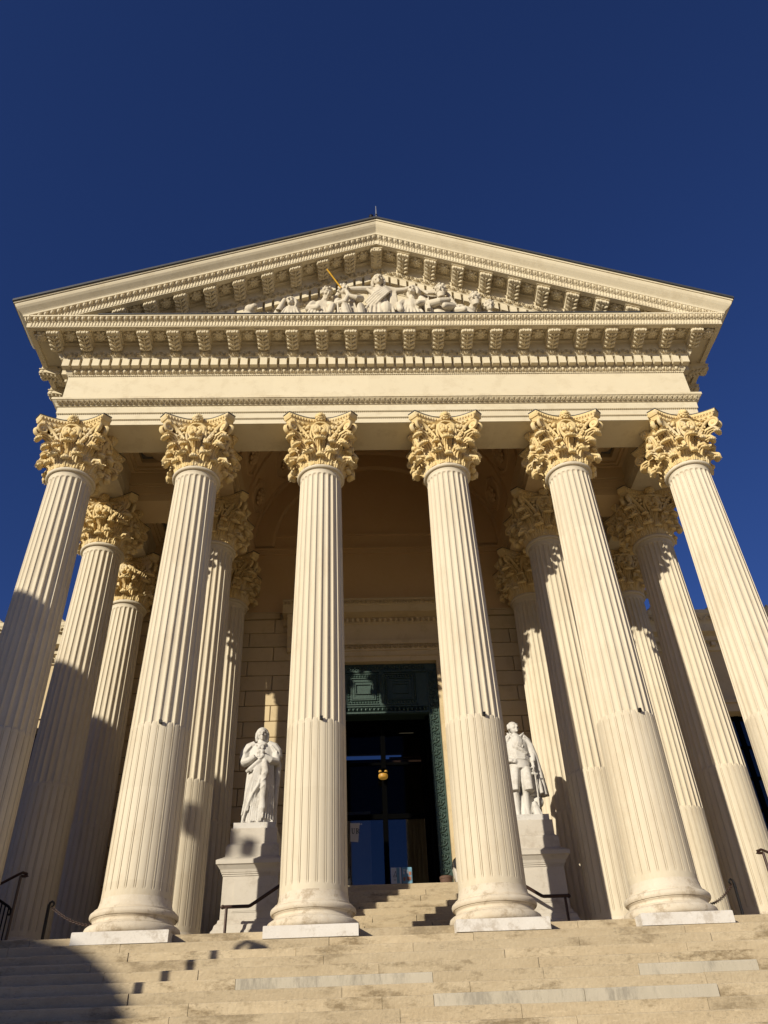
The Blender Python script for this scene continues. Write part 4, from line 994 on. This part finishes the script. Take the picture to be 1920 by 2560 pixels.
limb(m, [(-.21, FY-.03, 5.28), (-.16, FY-.08, 5.24), (-.20, FY-.12, 5.20), (-.28, FY-.12, 5.24)], [.036, .038, .028, .02], 9)
limb(m, [(-.33, FY-.04, 4.95), (-.30, FY-.12, 5.075), (-.28, FY-.12, 4.9)], [.045, .045, .045], 9); limb(m, [(-.20, FY-.04, 4.95), (-.16, FY-.12, 5.07), (-.15, FY-.1, 4.9)], [.045, .045, .04], 9)
for k in range(4): limb(m, [(-.37+.05*k, FY-.11, 5.13), (-.36+.06*k, FY-.1, 4.95)], [.010, .014], 6)
limb(m, [(-.37, FY, 5.42), (-.39, FY, 5.33), (-.39, FY-.02, 5.2)], [.02, .03, .03], 8)
sculpt("pediment_figure", m, 'relief', .014, "carved figure crouching under the yellow pole, arms crossed, left of centre", "statue", FG)
m = MB()          # seated with bowed head
head(m, (-.472, FY-.07, 5.335), .90, R(30), R(40), hair='curl'); limb(m, [(-.48, FY-.05, 5.29), (-.505, FY-.02, 5.24)], [.03, .04], 8)
loft(m, [(zb, -.53, FY, .14, .09, 1), (5.05, -.535, FY, .125, .085, 1), (5.16, -.53, FY, .105, .08, .7), (5.24, -.52, FY, .085, .065, .3), (5.28, -.51, FY, .04, .04, 0)], 36, ((8, .08, .5, 3),))
limb(m, [(-.60, FY-.03, 5.22), (-.63, FY-.06, 5.12), (-.55, FY-.11, 5.08)], [.04, .04, .03], 8); limb(m, [(-.45, FY-.03, 5.22), (-.42, FY-.08, 5.14), (-.44, FY-.1, 5.02)], [.036, .036, .03], 8); drape(m, -.53, FY, .13, 5.20, 8)
sculpt("pediment_figure", m, 'relief', .014, "seated draped pediment figure with bowed curly head, second left of centre", "statue", FG)
m = MB()          # veiled head
head(m, (-.80, FY-.04, 5.245), .92, R(-20), R(4), hair='long')
loft(m, [(zb, -.80, FY, .12, .08, 1), (5.08, -.80, FY, .11, .075, .8), (5.17, -.80, FY, .085, .06, .3), (5.21, -.80, FY, .035, .035, 0)], 32, ((8, .08, .5, 3),))
limb(m, [(-.77, FY, 5.31), (-.84, FY-.01, 5.28), (-.89, FY-.02, 5.20), (-.93, FY-.02, 5.10)], [.022, .034, .034, .03], 9); limb(m, [(-.87, FY-.03, 5.17), (-.91, FY-.06, 5.10), (-.86, FY-.07, 5.24)], [.03, .03, .02], 8); drape(m, -.80, FY, .11, 5.15, 6)
sculpt("pediment_figure", m, 'relief', .014, "veiled pediment figure, third left of centre, only head and shoulders showing", "statue", FG)
m = MB()          # far left crouching animal-like head
m.ball((-1.17, FY-.03, 5.15), (.055, .05, .05), 10, 8); m.ball((-1.13, FY-.06, 5.155), (.035, .035, .028), 8, 6); m.ball((-1.20, FY-.02, 5.185), (.02, .02, .022), 7, 5); m.ball((-1.155, FY-.02, 5.19), (.018, .018, .02), 7, 5)
loft(m, [(zb, -1.22, FY, .12, .07, .5), (5.05, -1.21, FY, .09, .06, .5), (5.13, -1.19, FY, .05, .045, 0)], 24, ((6, .06, .5, 3),))
sculpt("pediment_figure", m, 'relief', .014, "small crouching carving at the far left tip of the pediment group", "statue", FG)
m = MB()          # right of centre, looking up to the left
head(m, (.33, FY-.05, 5.395), .93, R(-30), R(0), hair='long'); limb(m, [(.33, FY-.03, 5.35), (.31, FY-.01, 5.28)], [.03, .036], 8)
loft(m, [(zb, .30, FY, .13, .09, 1), (5.08, .30, FY, .115, .085, .9), (5.2, .30, FY, .09, .075, .5), (5.27, .305, FY, .08, .06, .2), (5.31, .31, FY, .04, .035, 0)], 36, ((9, .07, 0, 3),))
limb(m, [(.23, FY-.02, 5.26), (.19, FY-.06, 5.16), (.20, FY-.1, 5.05)], [.036, .036, .03], 8); limb(m, [(.38, FY-.02, 5.26), (.42, FY-.08, 5.17), (.36, FY-.12, 5.12)], [.036, .034, .026], 8); drape(m, .30, FY, .12, 5.2, 7)
m.prism([(.44, 5.05), (.475, 5.05), (.462, 5.26)], 'y', FY-.12, FY-.05); limb(m, [(.40, FY-.05, 5.28), (.43, FY-.07, 5.20), (.47, FY-.06, 5.06)], [.03, .04, .04], 8)
sculpt("pediment_figure", m, 'relief', .014, "seated pediment figure gazing up, first right of centre below the arm", "statue", FG)
m = MB()          # bearded man beneath the stretched cloth
head(m, (.59, FY-.08, 5.35), 1.0, R(-18), R(22), beard=True, hair='curl'); limb(m, [(.59, FY-.05, 5.30), (.57, FY-.02, 5.24)], [.034, .045], 8)
loft(m, [(zb, .57, FY, .14, .09, .8), (5.08, .565, FY, .125, .085, .6), (5.2, .56, FY, .105, .075, .3), (5.27, .56, FY, .06, .05, 0)], 36, ((8, .06, 0, 3),))
limb(m, [(.46, FY-.03, 5.22), (.47, FY-.09, 5.14), (.56, FY-.14, 5.12), (.64, FY-.13, 5.15)], [.042, .042, .034, .026], 9); limb(m, [(.65, FY-.03, 5.2), (.68, FY-.08, 5.12), (.60, FY-.12, 5.08)], [.04, .038, .03], 8)
for k in range(5): limb(m, [(.37, FY+.0-.01*k, 5.47), (.47, FY-.02-.01*k, 5.425-.022*k), (.56, FY-.03, 5.43-.012*k), (.62, FY-.03, 5.425), (.665, FY-.03, 5.36), (.69+.008*k, FY-.03, 5.2), (.70+.01*k, FY-.02, 5.0)], [.010, .015, .016, .018, .018, .016, .014], 7)
m.prism([(.37, 5.46), (.62, 5.42), (.68, 5.36), (.70, 5.0), (.52, 5.0), (.42, 5.2)], 'y', FY+.03, FY+.08)
sculpt("pediment_figure", m, 'relief', .014, "bearded pediment figure hunched under a stretched cloth, second right of centre", "statue", FG)
m = MB()
head(m, (.905, FY-.05, 5.265), 1.0, R(-30), R(20), beard=True, hair='curl'); limb(m, [(.895, FY-.03, 5.22), (.86, FY, 5.14)], [.034, .045], 8)
loft(m, [(zb, .82, FY, .14, .08, .6), (5.05, .81, FY, .12, .08, .5), (5.15, .79, FY, .085, .065, .2), (5.19, .785, FY, .04, .04, 0)], 32, ((7, .06, 0, 3),))
limb(m, [(.74, FY-.02, 5.16), (.72, FY-.06, 5.08), (.78, FY-.1, 5.05)], [.045, .042, .03], 8); m.ball((.775, FY-.0, 5.215), (.03, .03, .03), 8, 6)
sculpt("pediment_figure", m, 'relief', .014, "pediment figure with shaggy hair and bent back, third right of centre", "statue", FG)
m = MB()
head(m, (1.03, FY-.04, 5.175), .88, R(10), R(16), hair='curl'); loft(m, [(zb, 1.04, FY, .11, .07, .6), (5.04, 1.04, FY, .09, .065, .4), (5.12, 1.035, FY, .035, .035, 0)], 28, ((7, .06, 0, 3),))
sculpt("pediment_figure", m, 'relief', .014, "rightmost pediment figure, just its small curly head above the ledge", "statue", FG)
m = MB().tube([(-.4686, -.470, 5.545), (-.338, -.385, 5.375)], .0075, 8)
tag(build("yellow_pole", m, 'yellow'), "thin yellow gold pole slanting from a bracket down to a carved head", "pole")

# roof top: lightning rod and small finial
za = zr(0)+.1243+.018
rod = empty("lightning_rod", (.012, -.56, za-.02), "thin grey lightning rod on the roof peak", "lightning rod")
build("rod", MB().tube([(.012, -.56, za-.02), (.012, -.56, za+.12), (.012, -.56, za+.29)], [.0085, .007, .004], 8), 'whitepaint', rod)
build("collar", MB().lathe([(.009, za+.125), (.013, za+.128), (.013, za+.14), (.008, za+.143)], 10, .012, -.56), 'lead', rod); build("foot", MB().lathe([(.035, za-.03), (.03, za+.002), (.010, za+.02)], 10, .012, -.56), 'lead', rod)
fi = empty("roof_finial", (-.042, -.56, za-.04), "small dark metal ball finial beside the lightning rod", "finial")
build("ball", MB().ball((-.040, -.60, za+.04), (.024, .024, .030), 12, 8), 'iron', fi); build("stem", MB().tube([(-.042, -.56, za-.04), (-.042, -.56, za+.085)], .004, 6).tube([(-.062, -.572, za+.012), (-.022, -.572, za+.012)], .004, 6).tube([(-.062, -.575, za+.05), (-.042, -.575, za+.075), (-.028, -.575, za+.05)], .0035, 6), 'ironpale', fi)

# ------------------------------------------------------------------ railings, chains and small things
for s_, lab in ((-1, "dark handrail standing before the pedestal of the robed statue"), (1, "dark handrail standing before the pedestal of the coated statue")):
    hr = empty("handrail", (s_*1.132, .85, RISE), lab, "handrail", "handrails before the pedestals")
    build("post", MB().tube([(s_*1.132, .85, RISE-.004), (s_*1.132, .85, .392)], .0095, 8), 'rust', hr)
    build("rail", MB().tube([(s_*1.158, .85, .393), (s_*1.145, .85, .3935), (s_*.988, .85, .394), (s_*.975, .85, .398), (s_*.60, .85, .63)], .0115, 8).ball((s_*1.158, .85, .393), .0145, 8, 6), 'rust', hr)
    build("far_post", MB().tube([(s_*.63, .85, RISE-.004), (s_*.63, .85, .612)], .0095, 8), 'rust', hr)
def torus(m, c, r, t, a, n=8, k=4):
    E = Matrix.Rotation(a[0], 3, 'Z') @ Matrix.Rotation(a[1], 3, 'Y') @ Matrix.Rotation(a[2], 3, 'X')
    P = [[tuple(Vector(c)+E @ Vector(((r*1.3 if True else r)*math.cos(2*PI*i/n)+t*math.cos(2*PI*j/k)*math.cos(2*PI*i/n), r*math.sin(2*PI*i/n)+t*math.cos(2*PI*j/k)*math.sin(2*PI*i/n), t*math.sin(2*PI*j/k)))) for j in range(k)] for i in range(n)]
    m.grid(P, cu=True, cv=True)
for s_, lab in ((-1, "black iron hook post with chain beside the column at left"), (1, "black iron hook post with rusty chain beside the column at right")):
    x = s_*2.072 if s_ < 0 else 2.018
    po = empty("chain_post", (x, .2, RISE), lab, "post", "chain posts between the columns")
    build("post", MB().tube([(x, .2, RISE-.003), (x, .2, .295), (x-s_*.004, .2, .31), (x-s_*.014, .2, .317), (x-s_*.024, .2, .312), (x-s_*.028, .2, .302), (x-s_*.024, .2, .292), (x-s_*.014, .2, .290)], [.0095, .009, .0075, .0065, .006, .006, .005, .004], 7), 'iron', po)
    m = MB(); a = Vector((x-s_*.016, .2, .288)); b = Vector((s_*1.70, -.06, .128)); n = 30
    for i in range(n):
        f = (i+.5)/n; p = a.lerp(b, f); p.z -= .055*4*f*(1-f)*.5
        d = (b-a); d.z -= .055*2*(1-2*f); torus(m, p, .0075, .0022, (math.atan2(d.y, d.x), -math.atan2(d.z, math.hypot(d.x, d.y)), PI/2*(i % 2)+.4))
    build("chain", m, 'rust', po, kind='stuff')
for s_, lab in ((-1, "pale worn stair rail at the far left edge, behind the corner column"), (1, "rusty stair rail end at the far right edge, before the columns")):
    sr = empty("stair_rail", (s_*2.36, .4, RISE), lab, "stair rail", "stair rails at the sides")
    build("post", MB().tube([(s_*2.356, .4, RISE-.003), (s_*2.352, .4, .514)], .009, 8), 'ironpale' if s_ < 0 else 'rust', sr)
    build("rail", MB().tube([(s_*2.352, .4, .513), (s_*2.325, .4, .512), (s_*2.310, .4, .515), (s_*2.316, .4, .524), (s_*2.346, .4, .534), (s_*2.372, .4, .522), (s_*2.47, .4, .470), (s_*2.95, .4, .205)], .0085, 7), 'rust', sr)
bl = empty("baluster_fence", (-2.5, .43, RISE), "black iron baluster fence at the bottom left, ending in a curl", "fence")
build("top_rail", MB().tube([(-2.85, .43, .60), (-2.45, .43, .378), (-2.40, .43, .349), (-2.378, .43, .330), (-2.375, .43, .308), (-2.383, .43, .298), (-2.390, .43, .306)], [.008]*4+[.007, .006, .005], 7), 'iron', bl)
for k in range(14):
    x = -2.394-.0235*k; build("baluster", MB().tube([(x, .43, RISE-.003), (x, .43, .345-(x+2.394)*.56)], .0048, 6), 'iron', bl)
# at the door
pp = empty("planter", (.455, 1.95, .687), "low brown terracotta planter on the top step right of the door", "planter")
build("pot", MB().lathe([(.040, .6865), (.043, .69), (.051, .775), (.054, .777), (.0545, .795), (.052, .797), (.047, .79), (.044, .78)], 28, .455, 1.95), 'terracotta', pp, smooth=40)
build("soil", MB().lathe([(.045, .782), (.02, .786)], 20, .455, 1.95), 'blackcloth', pp)
st = empty("covered_stand", (.565, 1.95, .687), "small white folding board half covered by black cloth, beside the fourth column", "stand")
build("board", MB().prism([(.515, .862), (.532, .865), (.558, .687), (.538, .687)], 'y', 1.90, 2.0), 'whiteboard', st)
build("back_board", MB().prism([(.533, .865), (.60, .87), (.60, .687), (.590, .687), (.562, .735)], 'y', 1.94, 1.99), 'pedestal', st)
m = MB(); m.grid([[(x, y, z+.006*math.sin(9*y+5*x)) for y in (1.885, 1.90, 1.95, 2.0, 2.012)] for x, z in ((.512, .853), (.511, .885), (.518, .905), (.535, .921), (.56, .930), (.59, .932), (.605, .85))]); m.grid([[(x, 1.887, z) for x in (.513, .54, .57, .604)] for z in (.850, .88, .905)])
build("cloth", m, 'blackcloth', st, smooth=60)
bg_ = MB().ball((-.345, 1.90, .745), (.044, .04, .06), 12, 8).ball((-.350, 1.90, .83), (.034, .03, .07), 10, 7)
tag(build("black_bag", bg_, 'blackcloth', smooth=60), "black bag on the top step left of the door", "bag")
# notices behind the right door leaf and lettering on the left one
yn = YD-.012
for nm, x0, x1, mt, lab in (("notice", .030, .120, 'paperw', "white notice with a dark triangle at the foot of the glass door"), ("poster", .126, .214, 'paperb', "blue poster with red shapes at the foot of the glass door")):
    nd = empty(nm, ((x0+x1)/2, yn, .88), lab, nm)
    build("sheet", MB().box(x0, x1, yn-.002, yn, .88, 1.012), mt, nd)
    m = MB(); yy = yn-.0045
    if nm == "notice":
        def bar(a, b, w_): 
            d = Vector((b[0]-a[0], b[1]-a[1])); n_ = Vector((-d.y, d.x)).normalized()*w_
            m.add([(a[0]+n_.x, yy, a[1]+n_.y), (b[0]+n_.x, yy, b[1]+n_.y), (b[0]-n_.x, yy, b[1]-n_.y), (a[0]-n_.x, yy, a[1]-n_.y)], [(0, 1, 2, 3)])
        bar((.050, .935), (.072, .982), .0016); bar((.072, .982), (.078, .935), .0016); bar((.050, .935), (.078, .935), .0016); bar((.058, .945), (.076, .948), .0012); bar((.052, .915), (.074, .915), .0012); bar((.052, .905), (.070, .905), .0012)
        build("printed_triangle", m, 'print_', nd)
        build("fold_shadow_strip", MB().box(.079, .104, yy-.0005, yy+.0005, .882, 1.010), 'paperb', nd)
    else:
        for a, b, c, d in ((.136, .158, .985, .994), (.136, .150, .955, .978), (.165, .180, .96, .99)): m.add([(a, yy, c), (b, yy, c), (b, yy, d), (a, yy, d)], [(0, 1, 2, 3)])
        build("pale_print", m, 'paperw', nd); m = MB()
        for a, b, c, d in ((.168, .205, .905, .935), (.185, .207, .945, .975), (.135, .155, .90, .93)): m.add([(a, yy, c), (b, yy, c), (b, yy, d), (a, yy, d)], [(0, 1, 2, 3)])
        build("red_print", m, 'paperr', nd)
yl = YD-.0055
le = empty("door_lettering", (-.275, yl, 1.31), "dark serif letters UR on a pale patch standing in for a sunlit reflection in the left door glass", "lettering")
build("reflection_patch", MB().add([(-.322, yl+.0012, 1.245), (-.252, yl+.0012, 1.238), (-.236, yl+.0012, 1.405), (-.322, yl+.0012, 1.405)], [(0, 1, 2, 3)]), 'whiteboard', le)  # pale patch in place of a sunlit reflection in the glass
m = MB()
def fbx(x0, x1, z0, z1): m.box(x0, x1, yl-.0008, yl+.0008, z0, z1)
ux, uz, h = -.3125, 1.311, .046
fbx(ux+.004, ux+.011, uz+.012, uz+h); fbx(ux+.0255, ux+.0285, uz+.012, uz+h); fbx(ux-.001, ux+.016, uz+h-.002, uz+h+.0008); fbx(ux+.021, ux+.033, uz+h-.002, uz+h+.0008)
m.tube([(ux+.0075, yl, uz+.014), (ux+.010, yl, uz+.005), (ux+.016, yl, uz+.001), (ux+.023, yl, uz+.005), (ux+.027, yl, uz+.014)], [.0034, .0034, .003, .0022, .0015], 6)
build("letter", m, 'print_', le); m = MB(); rx = -.271
fbx(rx+.004, rx+.011, uz, uz+h); fbx(rx-.001, rx+.016, uz-.0008, uz+.002); fbx(rx-.001, rx+.012, uz+h-.002, uz+h+.0008)
m.tube([(rx+.010, yl, uz+h-.002), (rx+.020, yl, uz+h-.003), (rx+.026, yl, uz+h-.012), (rx+.020, yl, uz+h-.022), (rx+.010, yl, uz+h-.023)], [.0016, .002, .0036, .002, .0016], 6); m.tube([(rx+.015, yl, uz+h-.023), (rx+.024, yl, uz+.010), (rx+.034, yl, uz)], [.003, .0036, .003], 6)
build("letter", m, 'print_', le)
for k in range(6):
    m = MB(); x = -.307+.0165*k; m.box(x, x+.0105, yl-.0008, yl+.0008, 1.388, 1.399); build("square", m, 'whiteboard', le)
tag(build("bright_patch_panel", MB().box(-.56, -.13, 2.86, 2.88, .75, 1.62), 'whiteboard'), "pale panel added inside the doorway to imitate a bright patch behind the left door leaf", "panel")  # added panel, pale to imitate the sunlit patch in the left leaf
lp = empty("hanging_lamp", (-.0118, 2.40, 1.76), "round yellow lamp hanging in the dark doorway", "lamp")
lx_, ly_ = -.0118, 2.40
build("shade", MB().lathe([(.0, 1.768), (.034, 1.770), (.0415, 1.777), (.0435, 1.786), (.0435, 1.804), (.040, 1.809), (.02, 1.811)], 28, lx_, ly_), 'lampglass', lp, smooth=40)
for s_ in (-1, 1): build("upper_glass", MB().ball((lx_+s_*.026, ly_, 1.836), (.0155, .02, .013), 12, 8), 'lampglass', lp, smooth=60)
build("hub", MB().lathe([(.044, 1.811), (.045, 1.815), (.045, 1.819), (.012, 1.822), (.012, 1.85), (.036, 1.853), (.036, 1.857), (.004, 1.862), (.0014, 1.90), (.0014, 2.326)], 18, lx_, ly_), 'darkframe', lp, smooth=40)
for z, lab in ((2.791, "upper thin strip light inside the dark doorway"), (2.622, "lower thin strip light inside the dark doorway")):
    l_ = empty("strip_light", (.292, 3.4, z-.012), lab, "strip light", "strip lights in the vestibule")
    build("tube", MB().tube([(.215, 3.4, z), (.369, 3.4, z)], .0045, 6), 'tube', l_); build("holder", MB().box(.205, .379, 3.395, 3.41, z+.006, z+.014).box(.29, .294, 3.40, 3.404, z+.0141, 3.2), 'iron', l_)

# ------------------------------------------------------------------ neighbours out of frame whose shade falls on the scene
ca, sa, te = math.cos(SUN_AZ), math.sin(SUN_AZ), math.tan(SUN_EL)
def off(poly, d0, d1):
    """outline across the sun's direction -> solid between two distances towards the sun"""
    m = MB().prism([(p, z+d0*te) for p, z in poly], 'y', 0, d1-d0)
    m.v = [(x*ca-(d0+y)*sa, -x*sa-(d0+y)*ca, z) for x, y, z in m.v]; return m
gz = -1.37
def G(d): return gz-d*te
nb = empty("neighbour_house", (-6, -4, gz), "tall rendered house left of the stairs with gently sloped roof", "house")
D0 = 6.6
build("wall", off([(-9, G(D0)), (-9, 2.05), (-3.6, 2.05), (-3.6, 2.20), (-3.35, 2.20), (-3.3, 2.17), (-3.115, 2.10), (-2.55, 1.82), (-2.4, 1.755), (-2.27, 1.715), (-1.86, 1.61), (-1.80, 1.575), (-1.77, 1.50), (-1.72, 1.50), (-1.72, G(D0))], D0, D0+3), 'roofwall', nb)
build("roof", off([(-9, 2.055), (-3.6, 2.055), (-3.12, 2.13), (-2.55, 1.85), (-2.27, 1.745), (-1.86, 1.64), (-1.77, 1.60), (-1.77, 1.58), (-1.86, 1.613), (-2.55, 1.825), (-3.115, 2.103)], D0-.05, D0+2.5), 'terracotta', nb)
m = off([(-1.72, .90), (-1.40, .90), (-1.40, .915), (-1.72, .915)], D0+.02, D0+.04); m.merge(off([(-1.66, .80), (-1.55, .80), (-1.53, .86), (-1.53, .98), (-1.60, 1.02), (-1.67, .98), (-1.68, .86)], D0-.02, D0+.08)); m.merge(off([(-1.50, .83), (-1.42, .83), (-1.40, .89), (-1.42, .95), (-1.50, .95)], D0-.02, D0+.08))
build("wall_lantern", m, 'iron', nb)
D1 = 8.5
gw = off([(-1.72, G(D1)), (-1.72, -.37), (-1.5, -.385), (-1.34, -.40), (-1.24, -.425), (-1.13, -.465), (-1.03, -.51), (-.95, -.55), (-.86, -.60), (-.79, -.63), (-.72, -.68), (-.60, -.75), (-.49, -.82), (-.40, -.90), (-.32, -.98), (-.25, -1.15), (-.25, G(D1))], D1, D1+.3)  # unseen wall, top edge shaped to the shadow it casts on the steps
tag(build("unseen_shade_wall", gw, 'roofwall'), "unseen sloping wall added to cast shade on the left of the stairs", "wall", kind='thing')
D2 = 3.2
sl = empty("street_lamp", (-.56*ca-D2*sa, .56*sa-D2*ca, gz), "black street lamp with bent arm beside the stairs", "street lamp")
lx, ly = -.555*ca-D2*sa, .555*sa-D2*ca
zt = -.345+D2*te
def hp(d): return (lx+d*ca, ly-d*sa)
build("pole", MB().lathe([(.05, gz), (.05, gz+.08), (.030, gz+.12), (.021, gz+.6), (.017, zt)], 14, lx, ly), 'iron', sl)
build("arm", MB().tube([(*hp(0), zt-.01), (*hp(.012), zt+.05), (*hp(.05), zt+.085), (*hp(.10), zt+.08)], .013, 8), 'iron', sl)
build("lantern_head", MB().lathe([(.012, zt+.085), (.03, zt+.082), (.052, zt+.055), (.058, zt+.03), (.04, zt+.028)], 16, *hp(.105)), 'iron', sl)
for o in bpy.data.objects:
    if o.name.startswith("fluted_column"): o['kind'] = 'thing'
